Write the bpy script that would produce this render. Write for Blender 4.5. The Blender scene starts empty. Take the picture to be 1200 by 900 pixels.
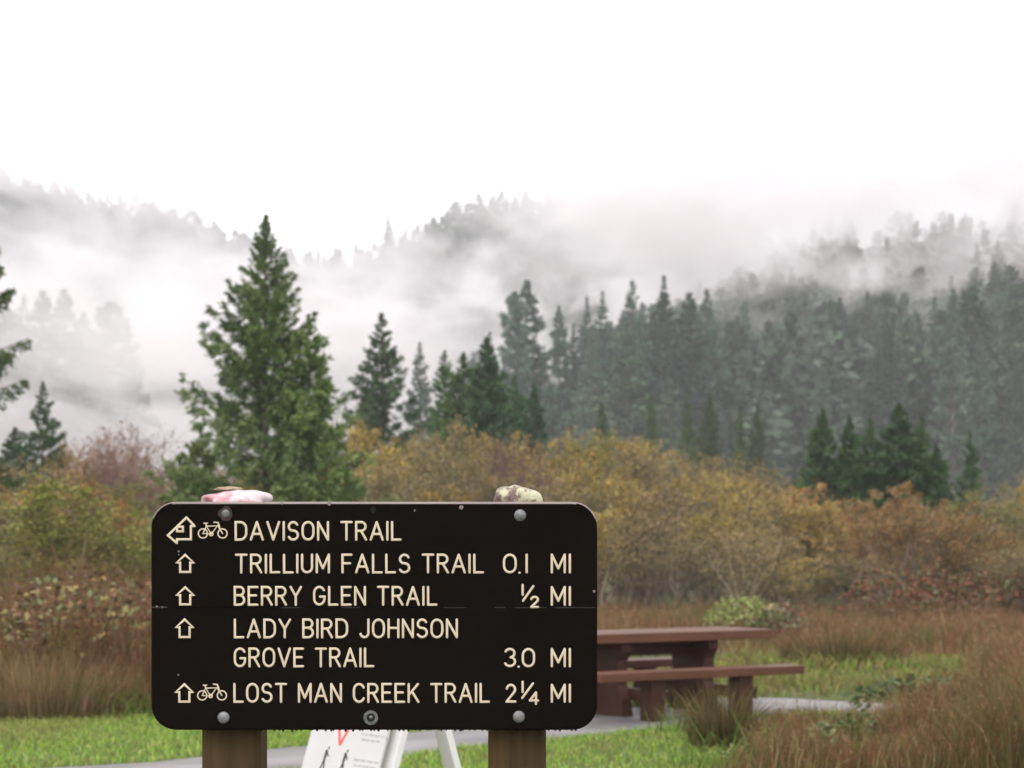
import bpy, bmesh, math, random
import numpy as np
from mathutils import Vector, Matrix

random.seed(7)
R = np.random.default_rng(7)
SC = bpy.context.scene
COL = SC.collection
rad = math.radians

# ------------------------------------------------------------------ camera
F, CX, HY, CAMZ = 2239.0, 600.0, 643.0, 1.5      # focal length and horizon row in 1200x900 photo pixels
SIGN_Y = 4.6
cam = bpy.data.cameras.new('camera')
cam.sensor_width = 36.0
cam.lens = F / 1200.0 * 36.0
cam.shift_y = (HY - 450.0) / 1200.0
cam.clip_start = 0.1
cam.clip_end = 6000.0
cam.dof.use_dof = True
cam.dof.focus_distance = SIGN_Y
cam.dof.aperture_fstop = 6.3
co = bpy.data.objects.new('camera', cam)
COL.objects.link(co)
co.location = (0, 0, CAMZ)
co.rotation_euler = (rad(90), 0, 0)
SC.camera = co

# ------------------------------------------------------------------ sky, sun, exposure
SUN_EL, SUN_AZ = rad(50), rad(200)
w = bpy.data.worlds.new('World')
SC.world = w
w.use_nodes = True
nt = w.node_tree
nt.nodes.clear()
wo = nt.nodes.new('ShaderNodeOutputWorld')
sky = nt.nodes.new('ShaderNodeTexSky')
sky.sky_type = 'NISHITA'
sky.sun_disc = False
sky.sun_elevation = SUN_EL
sky.sun_rotation = SUN_AZ
bg1 = nt.nodes.new('ShaderNodeBackground')
bg1.inputs['Strength'].default_value = 0.05
bg2 = nt.nodes.new('ShaderNodeBackground')               # the even white overcast
bg2.inputs['Color'].default_value = (1.0, 0.942, 0.930, 1)
bg2.inputs['Strength'].default_value = 1.45
add = nt.nodes.new('ShaderNodeAddShader')
nt.links.new(sky.outputs[0], bg1.inputs['Color'])
nt.links.new(bg1.outputs[0], add.inputs[0])
nt.links.new(bg2.outputs[0], add.inputs[1])
nt.links.new(add.outputs[0], wo.inputs['Surface'])

sl = bpy.data.lights.new('sun', 'SUN')
sl.energy = 0.9
sl.angle = rad(40)
sl.color = (1.0, 0.97, 0.92)
so = bpy.data.objects.new('sun', sl)
COL.objects.link(so)
so.location = (0, 0, 60)
sd = Vector((math.sin(SUN_AZ) * math.cos(SUN_EL), math.cos(SUN_AZ) * math.cos(SUN_EL), math.sin(SUN_EL)))
so.rotation_euler = (-sd).to_track_quat('-Z', 'Y').to_euler()

vs = SC.view_settings
vs.view_transform = 'Standard'
vs.look = 'None'
vs.exposure = 0.3
vs.gamma = 1.0
vs.use_curve_mapping = False
cy = SC.cycles
cy.use_denoising = True
cy.sample_clamp_indirect = 4.0
cy.max_bounces = 10
cy.diffuse_bounces = 3
cy.glossy_bounces = 2
cy.transmission_bounces = 4
cy.volume_bounces = 6
cy.transparent_max_bounces = 8

# ------------------------------------------------------------------ helpers
def px(x, y, D):
    """photo pixel + distance along the view -> world point"""
    return Vector(((x - CX) / F * D, D, CAMZ + (HY - y) / F * D))

def pxx(x, D):
    return (x - CX) / F * D

def ground_D(y):
    return CAMZ * F / (y - HY)

def tag(o, label=None, cat=None, group=None, kind=None):
    if label: o['label'] = label
    if cat: o['category'] = cat
    if group: o['group'] = group
    if kind: o['kind'] = kind
    return o

def empty(name, loc=(0, 0, 0), rz=0.0):
    o = bpy.data.objects.new(name, None)
    o.empty_display_size = 0.2
    COL.objects.link(o)
    o.location = loc
    o.rotation_euler = (0, 0, rz)
    return o

def link(name, me, mat=None, parent=None):
    if mat and not len(me.materials):
        me.materials.append(mat)
    o = bpy.data.objects.new(name, me)
    COL.objects.link(o)
    if parent:
        o.parent = parent
    return o

def np_mesh(name, verts, faces, cols=None, smooth=False):
    """verts (n,3); faces: list of int arrays (k,3) or (k,4); cols (n,3)"""
    me = bpy.data.meshes.new(name)
    verts = np.asarray(verts, dtype=np.float32)
    faces = [np.asarray(f, dtype=np.int32) for f in faces if len(f)]
    loops = np.concatenate([f.ravel() for f in faces])
    tot = np.concatenate([np.full(len(f), f.shape[1], np.int32) for f in faces])
    start = np.concatenate([[0], np.cumsum(tot)[:-1]]).astype(np.int32)
    me.vertices.add(len(verts)); me.vertices.foreach_set('co', verts.ravel())
    me.loops.add(len(loops)); me.loops.foreach_set('vertex_index', loops)
    me.polygons.add(len(tot)); me.polygons.foreach_set('loop_start', start); me.polygons.foreach_set('loop_total', tot)
    if smooth:
        me.polygons.foreach_set('use_smooth', np.ones(len(tot), bool))
    me.update(calc_edges=True)
    if cols is not None:
        a = me.color_attributes.new('Col', 'FLOAT_COLOR', 'POINT')
        c = np.ones((len(verts), 4), np.float32)
        c[:, :3] = cols
        a.data.foreach_set('color', c.ravel())
    return me

def bm_mesh(name, bm, smooth=False):
    me = bpy.data.meshes.new(name)
    bmesh.ops.recalc_face_normals(bm, faces=bm.faces)
    bm.to_mesh(me)
    bm.free()
    if smooth:
        me.polygons.foreach_set('use_smooth', np.ones(len(me.polygons), bool))
    return me

def box_bm(sx, sy, sz, loc=(0, 0, 0), bev=0.0, rot=None, seg=2):
    bm = bmesh.new()
    bmesh.ops.create_cube(bm, size=1.0)
    bmesh.ops.scale(bm, vec=(sx, sy, sz), verts=bm.verts)
    if bev:
        bmesh.ops.bevel(bm, geom=bm.edges[:], offset=bev, segments=seg, affect='EDGES', profile=0.6)
    if rot is not None:
        bmesh.ops.transform(bm, matrix=rot, verts=bm.verts)
    bmesh.ops.translate(bm, vec=loc, verts=bm.verts)
    return bm

def unit(v):
    return v / np.maximum(np.linalg.norm(v, axis=-1, keepdims=True), 1e-9)

def leaves_geo(p, d, s, l, wd):
    """rhombus leaves: base p, direction d, side s, length l, half width wd -> verts (4n,3), quads"""
    n = len(p)
    l = l[:, None]; wd = wd[:, None]
    mid = p + d * l * 0.45
    nz = np.cross(d, s) * l * 0.08
    v = np.stack([p, mid + s * wd + nz, p + d * l, mid - s * wd + nz], 1).reshape(-1, 3)
    q = np.arange(4 * n, dtype=np.int32).reshape(n, 4)
    return v, q

def tube_geo(pts, r, sides=4):
    """pts (k,3), r (k,) -> verts, quads"""
    pts = np.asarray(pts, float); k = len(pts)
    t = np.gradient(pts, axis=0); t = unit(t)
    up = np.tile([0.31, 0.17, 0.93], (k, 1))
    up = np.where(np.abs((t * up).sum(1, keepdims=True)) > 0.9, np.array([[1.0, 0.1, 0.0]]), up)
    a = unit(np.cross(t, up)); b = np.cross(t, a)
    ang = np.linspace(0, 2 * np.pi, sides, endpoint=False)
    v = pts[:, None] + np.asarray(r)[:, None, None] * (np.cos(ang)[None, :, None] * a[:, None] + np.sin(ang)[None, :, None] * b[:, None])
    i = np.arange(k - 1)[:, None] * sides; j = np.arange(sides)[None]
    j2 = (j + 1) % sides
    q = np.stack([i + j, i + j2, i + sides + j2, i + sides + j], -1).reshape(-1, 4)
    return v.reshape(-1, 3), q

class Geo:
    def __init__(s):
        s.v = []; s.f = []; s.c = []; s.n = 0
    def add(s, v, fs, col):
        v = np.asarray(v)
        s.v.append(v)
        for f in (fs if isinstance(fs, list) else [fs]):
            s.f.append(f + s.n)
        c = np.asarray(col, float)
        s.c.append(np.broadcast_to(c, (len(v), 3)) if c.ndim == 1 else c)
        s.n += len(v)
    def mesh(s, name, smooth=False):
        f3 = [f for f in s.f if f.shape[1] == 3]; f4 = [f for f in s.f if f.shape[1] == 4]
        fs = ([np.concatenate(f3)] if f3 else []) + ([np.concatenate(f4)] if f4 else [])
        return np_mesh(name, np.concatenate(s.v), fs, np.concatenate(s.c), smooth)

# ------------------------------------------------------------------ materials
def mat(name):
    m = bpy.data.materials.new(name)
    m.use_nodes = True
    t = m.node_tree
    return m, t, t.nodes['Principled BSDF'], t.nodes['Material Output']

def N(t, kind, **kw):
    n = t.nodes.new(kind)
    for k, v in kw.items():
        if k in n.inputs: n.inputs[k].default_value = v
        else: setattr(n, k, v)
    return n

def ramp(t, src, stops):
    r = t.nodes.new('ShaderNodeValToRGB')
    el = r.color_ramp.elements
    while len(el) > 1: el.remove(el[-1])
    el[0].position, el[0].color = stops[0][0], (*stops[0][1], 1)
    for p, c in stops[1:]:
        e = el.new(p); e.color = (*c, 1)
    t.links.new(src, r.inputs['Fac'])
    return r.outputs['Color']

def leaf_mat(name, rough=0.6, transl=0.18, spec=0.25):
    m, t, b, out = mat(name)
    at = N(t, 'ShaderNodeAttribute', attribute_name='Col')
    oi = N(t, 'ShaderNodeObjectInfo')
    mu = N(t, 'ShaderNodeMix', data_type='RGBA', blend_type='MULTIPLY')
    mu.inputs[0].default_value = 1.0
    t.links.new(at.outputs['Color'], mu.inputs[6]); t.links.new(oi.outputs['Color'], mu.inputs[7])
    t.links.new(mu.outputs[2], b.inputs['Base Color'])
    b.inputs['Roughness'].default_value = rough
    b.inputs['Specular IOR Level'].default_value = spec
    if transl:
        tr = N(t, 'ShaderNodeBsdfTranslucent')
        t.links.new(mu.outputs[2], tr.inputs['Color'])
        mx = N(t, 'ShaderNodeMixShader'); mx.inputs[0].default_value = transl
        t.links.new(b.outputs[0], mx.inputs[1]); t.links.new(tr.outputs[0], mx.inputs[2])
        t.links.new(mx.outputs[0], out.inputs['Surface'])
    return m

M = {}
M['leaf'] = leaf_mat('foliage')
M['grass'] = leaf_mat('grass_blades', 0.6, 0.2, 0.15)
M['needle'] = leaf_mat('needles', 0.55, 0.12)
M['bark'] = leaf_mat('bark', 0.85, 0.0)

def wood_mat(name, c1, c2, rough=0.5, grain=(40, 40, 3), bump=0.25, spec=0.4, wear=None, scale=1.0):
    m, t, b, out = mat(name)
    tc = N(t, 'ShaderNodeTexCoord')
    mp = N(t, 'ShaderNodeMapping'); mp.inputs['Scale'].default_value = grain
    t.links.new(tc.outputs['Object'], mp.inputs['Vector'])
    n1 = N(t, 'ShaderNodeTexNoise', Scale=1.5 * scale, Detail=8.0, Roughness=0.65)
    t.links.new(mp.outputs[0], n1.inputs['Vector'])
    n2 = N(t, 'ShaderNodeTexNoise', Scale=3.0, Detail=4.0)
    t.links.new(tc.outputs['Object'], n2.inputs['Vector'])
    ad = N(t, 'ShaderNodeMath', operation='MULTIPLY_ADD'); ad.inputs[1].default_value = 0.6; 
    t.links.new(n1.outputs['Fac'], ad.inputs[0])
    sc = N(t, 'ShaderNodeMath', operation='MULTIPLY'); sc.inputs[1].default_value = 0.4
    t.links.new(n2.outputs['Fac'], sc.inputs[0]); t.links.new(sc.outputs[0], ad.inputs[2])
    c = ramp(t, ad.outputs[0], [(0.3, c1), (0.7, c2)])
    if wear:
        n3 = N(t, 'ShaderNodeTexNoise', Scale=wear[0], Detail=6.0, Roughness=0.7)
        t.links.new(tc.outputs['Object'], n3.inputs['Vector'])
        fr = ramp(t, n3.outputs['Fac'], [(wear[1], (0, 0, 0)), (wear[1] + 0.04, (1, 1, 1))])
        mx = N(t, 'ShaderNodeMix', data_type='RGBA'); mx.inputs[7].default_value = (*wear[2], 1)
        t.links.new(fr, mx.inputs[0]); t.links.new(c, mx.inputs[6])
        c = mx.outputs[2]
    t.links.new(c, b.inputs['Base Color'])
    rr = N(t, 'ShaderNodeMapRange'); rr.inputs['To Min'].default_value = rough - 0.12; rr.inputs['To Max'].default_value = rough + 0.15
    t.links.new(n1.outputs['Fac'], rr.inputs['Value']); t.links.new(rr.outputs[0], b.inputs['Roughness'])
    b.inputs['Specular IOR Level'].default_value = spec
    bp = N(t, 'ShaderNodeBump'); bp.inputs['Strength'].default_value = bump; bp.inputs['Distance'].default_value = 0.004
    t.links.new(n1.outputs['Fac'], bp.inputs['Height']); t.links.new(bp.outputs[0], b.inputs['Normal'])
    return m

def plain_mat(name, c, rough=0.5, metal=0.0, spec=0.5, var=0.15, nscale=30.0, bump=0.0):
    m, t, b, out = mat(name)
    tc = N(t, 'ShaderNodeTexCoord')
    n1 = N(t, 'ShaderNodeTexNoise', Scale=nscale, Detail=6.0, Roughness=0.65)
    t.links.new(tc.outputs['Object'], n1.inputs['Vector'])
    lo = tuple(max(0, x * (1 - var)) for x in c); hi = tuple(min(1, x * (1 + var)) for x in c)
    t.links.new(ramp(t, n1.outputs['Fac'], [(0.3, lo), (0.7, hi)]), b.inputs['Base Color'])
    b.inputs['Roughness'].default_value = rough
    b.inputs['Metallic'].default_value = metal
    b.inputs['Specular IOR Level'].default_value = spec
    if bump:
        bp = N(t, 'ShaderNodeBump'); bp.inputs['Strength'].default_value = bump; bp.inputs['Distance'].default_value = 0.01
        t.links.new(n1.outputs['Fac'], bp.inputs['Height']); t.links.new(bp.outputs[0], b.inputs['Normal'])
    return m

M['board'] = wood_mat('sign_board_paint', (0.0042, 0.0030, 0.0024), (0.0085, 0.0060, 0.0046), 0.85, (2.5, 30, 30), 0.18, 0.04, (42.0, 0.735, (0.05, 0.03, 0.02)))
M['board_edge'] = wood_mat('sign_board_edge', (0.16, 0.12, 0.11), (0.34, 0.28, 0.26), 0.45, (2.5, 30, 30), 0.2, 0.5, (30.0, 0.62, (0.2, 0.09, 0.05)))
M['letter'] = plain_mat('letter_paint', (0.68, 0.565, 0.415), 0.6, var=0.1, nscale=25)
M['post'] = wood_mat('post_wood', (0.027, 0.016, 0.007), (0.115, 0.073, 0.033), 0.75, (22, 22, 1.6), 0.6, 0.15)
M['bolt'] = plain_mat('bolt_steel', (0.21, 0.21, 0.215), 0.5, 0.35, var=0.35, nscale=90)
M['bolt_dull'] = plain_mat('bolt_corroded', (0.15, 0.155, 0.14), 0.6, 0.3, var=0.5, nscale=140)
M['rust'] = plain_mat('rust_stain', (0.045, 0.022, 0.014), 0.8, var=0.5, nscale=120)
M['hole'] = plain_mat('hole_dark', (0.003, 0.003, 0.003), 0.9)
M['water'] = plain_mat('wet_drop', (0.01, 0.009, 0.008), 0.15, var=0.2)
M['white'] = plain_mat('white_paint', (0.78, 0.77, 0.76), 0.45, var=0.04, nscale=6)
M['panel'] = plain_mat('white_print_panel', (0.60, 0.585, 0.585), 0.5, var=0.05, nscale=4)
M['red'] = plain_mat('red_print', (0.68, 0.09, 0.05), 0.5)
M['black'] = plain_mat('black_print', (0.03, 0.03, 0.025), 0.6)
M['greytext'] = plain_mat('grey_print', (0.42, 0.41, 0.41), 0.6)
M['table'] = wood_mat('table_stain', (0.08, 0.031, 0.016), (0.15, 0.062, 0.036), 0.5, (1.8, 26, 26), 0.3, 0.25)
M['table_dark'] = wood_mat('table_stain_shaded', (0.035, 0.013, 0.008), (0.075, 0.029, 0.019), 0.6, (20, 20, 2), 0.3, 0.2)  # table stain darkened to paint in the shade below the top

def stone_mat(name, base, patch, scale, thr, base2):
    m, t, b, out = mat(name)
    tc = N(t, 'ShaderNodeTexCoord')
    n1 = N(t, 'ShaderNodeTexNoise', Scale=scale, Detail=8.0, Roughness=0.7)
    n2 = N(t, 'ShaderNodeTexNoise', Scale=scale * 3.1, Detail=6.0, Roughness=0.7)
    for n in (n1, n2): t.links.new(tc.outputs['Object'], n.inputs['Vector'])
    c0 = ramp(t, n2.outputs['Fac'], [(0.35, base), (0.65, base2)])
    fr = ramp(t, n1.outputs['Fac'], [(thr, (0, 0, 0)), (thr + 0.07, (1, 1, 1))])
    mx = N(t, 'ShaderNodeMix', data_type='RGBA'); mx.inputs[7].default_value = (*patch, 1)
    t.links.new(fr, mx.inputs[0]); t.links.new(c0, mx.inputs[6])
    t.links.new(mx.outputs[2], b.inputs['Base Color'])
    b.inputs['Roughness'].default_value = 0.55
    bp = N(t, 'ShaderNodeBump'); bp.inputs['Strength'].default_value = 0.5; bp.inputs['Distance'].default_value = 0.004
    t.links.new(n2.outputs['Fac'], bp.inputs['Height']); t.links.new(bp.outputs[0], b.inputs['Normal'])
    return m
M['pink_stone'] = stone_mat('pink_white_stone', (0.42, 0.16, 0.18), (0.62, 0.53, 0.555), 13.0, 0.48, (0.62, 0.38, 0.40))
M['lichen_stone'] = stone_mat('lichen_stone', (0.08, 0.05, 0.04), (0.52, 0.50, 0.33), 22.0, 0.47, (0.26, 0.17, 0.14))

def ground_mat():
    m, t, b, out = mat('meadow_ground')
    tc = N(t, 'ShaderNodeTexCoord')
    n1 = N(t, 'ShaderNodeTexNoise', Scale=0.35, Detail=6.0, Roughness=0.6)
    n2 = N(t, 'ShaderNodeTexNoise', Scale=14.0, Detail=8.0, Roughness=0.7)
    for n in (n1, n2): t.links.new(tc.outputs['Object'], n.inputs['Vector'])
    mx = N(t, 'ShaderNodeMath', operation='MULTIPLY_ADD'); mx.inputs[1].default_value = 0.5
    t.links.new(n1.outputs['Fac'], mx.inputs[0])
    s2 = N(t, 'ShaderNodeMath', operation='MULTIPLY'); s2.inputs[1].default_value = 0.5
    t.links.new(n2.outputs['Fac'], s2.inputs[0]); t.links.new(s2.outputs[0], mx.inputs[2])
    c = ramp(t, mx.outputs[0], [(0.32, (0.035, 0.045, 0.012)), (0.5, (0.06, 0.085, 0.02)), (0.68, (0.085, 0.07, 0.03))])
    t.links.new(c, b.inputs['Base Color'])
    b.inputs['Roughness'].default_value = 0.9
    return m
M['ground'] = ground_mat()

def path_mat():
    m, t, b, out = mat('path_asphalt')
    tc = N(t, 'ShaderNodeTexCoord')
    n1 = N(t, 'ShaderNodeTexNoise', Scale=1.3, Detail=5.0)
    n2 = N(t, 'ShaderNodeTexNoise', Scale=160.0, Detail=4.0)
    for n in (n1, n2): t.links.new(tc.outputs['Object'], n.inputs['Vector'])
    c = ramp(t, n1.outputs['Fac'], [(0.35, (0.17, 0.16, 0.16)), (0.65, (0.26, 0.245, 0.245))])
    g = ramp(t, n2.outputs['Fac'], [(0.35, (0.7, 0.7, 0.7)), (0.65, (1, 1, 1))])
    mu = N(t, 'ShaderNodeMix', data_type='RGBA', blend_type='MULTIPLY'); mu.inputs[0].default_value = 1.0
    t.links.new(c, mu.inputs[6]); t.links.new(g, mu.inputs[7])
    t.links.new(mu.outputs[2], b.inputs['Base Color'])
    b.inputs['Roughness'].default_value = 0.42
    b.inputs['Specular IOR Level'].default_value = 0.5
    bp = N(t, 'ShaderNodeBump'); bp.inputs['Strength'].default_value = 0.3; bp.inputs['Distance'].default_value = 0.004
    t.links.new(n2.outputs['Fac'], bp.inputs['Height']); t.links.new(bp.outputs[0], b.inputs['Normal'])
    return m
M['path'] = path_mat()
M['hill'] = plain_mat('hill_soil', (0.03, 0.04, 0.022), 0.95, var=0.5, nscale=0.05)

# ------------------------------------------------------------------ terrain
def sstep(a, b, x):
    t = np.clip((x - a) / (b - a), 0, 1)
    return t * t * (3 - 2 * t)

def H(x, y):
    x = np.asarray(x, float); y = np.asarray(y, float)
    wob = 3.0 * np.sin(x * 0.035 + 1.0) * np.sin(y * 0.021) + 2.0 * np.sin(x * 0.08 + y * 0.05)
    right = (46 * sstep(-30, 105, x) + 6) * sstep(215, 480, y) * sstep(-75, -10, x)
    mid = (90 + 8 * np.sin(x * 0.03 + 0.6)) * sstep(520, 690, y) * sstep(-190, -60, x)
    left = (130 + 30 * sstep(-130, -270, x) - 55 * sstep(-150, -20, x)) * sstep(560, 960, y) * sstep(80, -60, x)
    far = 110 * sstep(800, 1200, y)
    h = np.maximum(np.maximum(right, mid), np.maximum(left, far))
    return h + wob * sstep(3, 30, h) - 0.6

g = bmesh.new()
bmesh.ops.create_grid(g, x_segments=40, y_segments=40, size=1450)
tag(link('ground', bm_mesh('ground', g), M['ground']), kind='structure')
xs = np.linspace(-900, 900, 150); ys = np.linspace(190, 1350, 150)
gx, gy = np.meshgrid(xs, ys)
hv = np.stack([gx, gy, H(gx, gy)], -1).reshape(-1, 3)
ii = (np.arange(149)[:, None] * 150 + np.arange(149)[None]).ravel()
tag(link('hills', np_mesh('hills', hv, [np.stack([ii, ii + 1, ii + 151, ii + 150], 1)], smooth=True), M['hill']), kind='structure')

# paved path
far_e = [(-9, 10.2), (-6, 11.3), (-2.6, 13.2), (-1.49, 14.47), (-.91, 15.3), (0, 16.45), (.77, 17.3), (1.5, 18.3), (2.2, 19.1), (2.7, 19.0), (3.3, 18.5), (4.2, 17.8), (6, 17.0), (9, 16.3)]
near_e = [(-9, 8.4), (-6, 9.6), (-1.9, 12.4), (-1.17, 13.07), (-.57, 14.1), (.27, 15.0), (.75, 15.45), (1.6, 16.3), (2.1, 17.1), (2.5, 17.4), (3.1, 17.35), (4, 16.8), (6, 16.0), (9, 15.2)]
def resample(pts, n):
    p = np.array(pts); s = np.concatenate([[0], np.cumsum(np.linalg.norm(np.diff(p, axis=0), axis=1))])
    u = np.linspace(0, s[-1], n)
    return np.stack([np.interp(u, s, p[:, 0]), np.interp(u, s, p[:, 1])], 1)
fe, ne = resample(far_e, 90), resample(near_e, 90)
fe += R.normal(0, 0.02, fe.shape); ne += R.normal(0, 0.02, ne.shape)
pv = []
for i in range(90):
    a, b = fe[i], ne[i]
    pv += [(*a, -0.03), (*a, 0.018), (*(a * 0.5 + b * 0.5), 0.028), (*b, 0.018), (*b, -0.03)]
k = np.arange(89)[:, None] * 5 + np.arange(4)[None]
tag(link('path', np_mesh('path', pv, [np.stack([k, k + 1, k + 6, k + 5], -1).reshape(-1, 4)]), M['path']), kind='structure')
path_poly = np.concatenate([fe, ne[::-1]])

def in_poly(p, poly):
    x, y = p[:, 0], p[:, 1]
    inside = np.zeros(len(p), bool)
    j = len(poly) - 1
    for i in range(len(poly)):
        xi, yi = poly[i]; xj, yj = poly[j]
        c = ((yi > y) != (yj > y)) & (x < (xj - xi) * (y - yi) / (yj - yi + 1e-12) + xi)
        inside ^= c
        j = i
    return inside

# ------------------------------------------------------------------ trail sign
S = F / SIGN_Y                                   # photo pixels per metre on the sign face
def sx(x): return (x - CX) / S
def sz(y): return CAMZ + (HY - y) / S
sign = empty('trail_sign', (sx(438), SIGN_Y, 0))
tag(sign, 'dark brown wooden trail sign with cream routed lettering on two posts', 'sign')
OX = sx(438)
def on_sign(o):
    o.location = (-OX, -SIGN_Y, 0)               # geometry below is written in world coordinates
    return o

def plank_outline(top):
    r = 0.060
    x0, x1 = sx(177), sx(700)
    pts = []
    if top:
        z0, z1 = sz(711.7), sz(588)
        pts += [(x0, z0), (x1, z0)]
        for a in range(0, 91, 10): pts.append((x1 - r + r * math.cos(rad(a)), z1 - r + r * math.sin(rad(a))))
        for a in range(90, 181, 10): pts.append((x0 + r + r * math.cos(rad(a)), z1 - r + r * math.sin(rad(a))))
        pts = [(x, z) for x, z in pts]
    else:
        z0, z1 = sz(855.5), sz(712.3)
        for a in range(180, 271, 10): pts.append((x0 + r + r * math.cos(rad(a)), z0 + r + r * math.sin(rad(a))))
        for a in range(270, 361, 10): pts.append((x1 - r + r * math.cos(rad(a)), z0 + r + r * math.sin(rad(a))))
        pts += [(x1, z1), (x0, z1)]
    return pts

def make_plank(top):
    pts = plank_outline(top)
    joint = sz(712)
    bm = bmesh.new()
    fr = [bm.verts.new((x, SIGN_Y, z)) for x, z in pts]
    bk = [bm.verts.new((x, SIGN_Y + 0.044, z)) for x, z in pts]
    n = len(pts)
    bm.faces.new(fr); bm.faces.new(bk[::-1])
    for i in range(n):
        bm.faces.new((fr[i], bk[i], bk[(i + 1) % n], fr[(i + 1) % n]))
    bmesh.ops.recalc_face_normals(bm, faces=bm.faces)
    isj = lambda e: all(abs(v.co.z - joint) < 0.002 for v in e.verts)
    e1 = [e for e in bm.edges if all(abs(v.co.y - SIGN_Y) < 1e-5 for v in e.verts)]
    ej = [e for e in e1 if isj(e)]; eo = [e for e in e1 if not isj(e)]
    bmesh.ops.bevel(bm, geom=eo, offset=0.0055, segments=3, affect='EDGES', profile=0.5)
    me = bm_mesh('plank', bm)
    me.materials.append(M['board']); me.materials.append(M['board_edge'])
    zmax, zmin = sz(588), sz(855.5)
    for p in me.polygons:                        # worn rounded arris along the top; the skylight it catches is painted pale
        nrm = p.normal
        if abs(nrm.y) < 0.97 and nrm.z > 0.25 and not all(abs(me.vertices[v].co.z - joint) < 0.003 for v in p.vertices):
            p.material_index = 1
    return me
for top in (True, False):
    on_sign(link('plank', make_plank(top), None, sign))

# stroke lettering
def arc(cx, cy, rx, ry, a0, a1, n=9):
    return [(cx + rx * math.cos(rad(a0 + (a1 - a0) * i / n)), cy + ry * math.sin(rad(a0 + (a1 - a0) * i / n))) for i in range(n + 1)]
def oval(w_, r=0.36):
    h = w_ / 2
    return arc(h, 1 - r, h, r, 180, 0) + arc(h, r, h, r, 0, -180) + [(0, 1 - r)]
GL = {
 'A': (.68, [[(0, 0), (.34, 1), (.68, 0)], [(.115, .33), (.565, .33)]]),
 'B': (.54, [[(0, 0), (0, 1), (.28, 1)] + arc(.28, .765, .235, .235, 90, -90) + [(0, .53)], [(.28, .53)] + arc(.28, .265, .265, .265, 90, -90) + [(0, 0)]]),
 'C': (.58, [arc(.3, .66, .3, .34, 25, 180) + arc(.3, .34, .3, .34, 180, 335)]),
 'D': (.6, [[(0, 0), (0, 1), (.24, 1)] + arc(.24, .64, .36, .36, 90, 0) + arc(.24, .36, .36, .36, 0, -90) + [(0, 0)]]),
 'E': (.5, [[(.5, 1), (0, 1), (0, 0), (.5, 0)], [(0, .52), (.42, .52)]]),
 'F': (.5, [[(.5, 1), (0, 1), (0, 0)], [(0, .52), (.42, .52)]]),
 'G': (.6, [arc(.3, .66, .3, .34, 28, 180) + arc(.3, .34, .3, .34, 180, 360) + [(.6, .45), (.34, .45)]]),
 'H': (.56, [[(0, 0), (0, 1)], [(.56, 0), (.56, 1)], [(0, .52), (.56, .52)]]),
 'I': (.0, [[(0, 0), (0, 1)]]),
 'J': (.46, [[(.46, 1), (.46, .25)] + arc(.23, .25, .23, .25, 0, -165)]),
 'K': (.56, [[(0, 0), (0, 1)], [(.54, 1), (0, .38)], [(.19, .59), (.57, 0)]]),
 'L': (.48, [[(0, 1), (0, 0), (.48, 0)]]),
 'M': (.68, [[(0, 0), (0, 1), (.34, .22), (.68, 1), (.68, 0)]]),
 'N': (.56, [[(0, 0), (0, 1), (.56, 0), (.56, 1)]]),
 'O': (.62, [oval(.62)]),
 'R': (.56, [[(0, 0), (0, 1), (.28, 1)] + arc(.28, .75, .25, .25, 90, -90) + [(0, .5)], [(.27, .5), (.56, 0)]]),
 'S': (.54, [arc(.27, .75, .25, .25, 25, 240) + arc(.27, .26, .27, .26, 68, -155)]),
 'T': (.58, [[(0, 1), (.58, 1)], [(.29, 1), (.29, 0)]]),
 'U': (.56, [[(0, 1), (0, .28)] + arc(.28, .28, .28, .28, 180, 360) + [(.56, 1)]]),
 'V': (.66, [[(0, 1), (.33, 0), (.66, 1)]]),
 'Y': (.6, [[(0, 1), (.3, .48), (.6, 1)], [(.3, .48), (.3, 0)]]),
 '0': (.6, [oval(.6)]),
 '1': (.0, [[(0, 0), (0, 1)]]),
 '2': (.54, [arc(.27, .73, .26, .27, 170, -20) + [(.42, .5), (0, .0), (.54, 0)]]),
 '3': (.56, [arc(.27, .755, .25, .245, 155, -80) + arc(.27, .265, .28, .265, 75, -155)]),
 '4': (.56, [[(.42, 0), (.42, 1), (0, .3), (.56, .3)]]),
 '.': (.0, [[(0, 0.02), (.02, 0.02)]]),
}
HW = 1.47 / S                                    # half stroke width in metres

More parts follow.
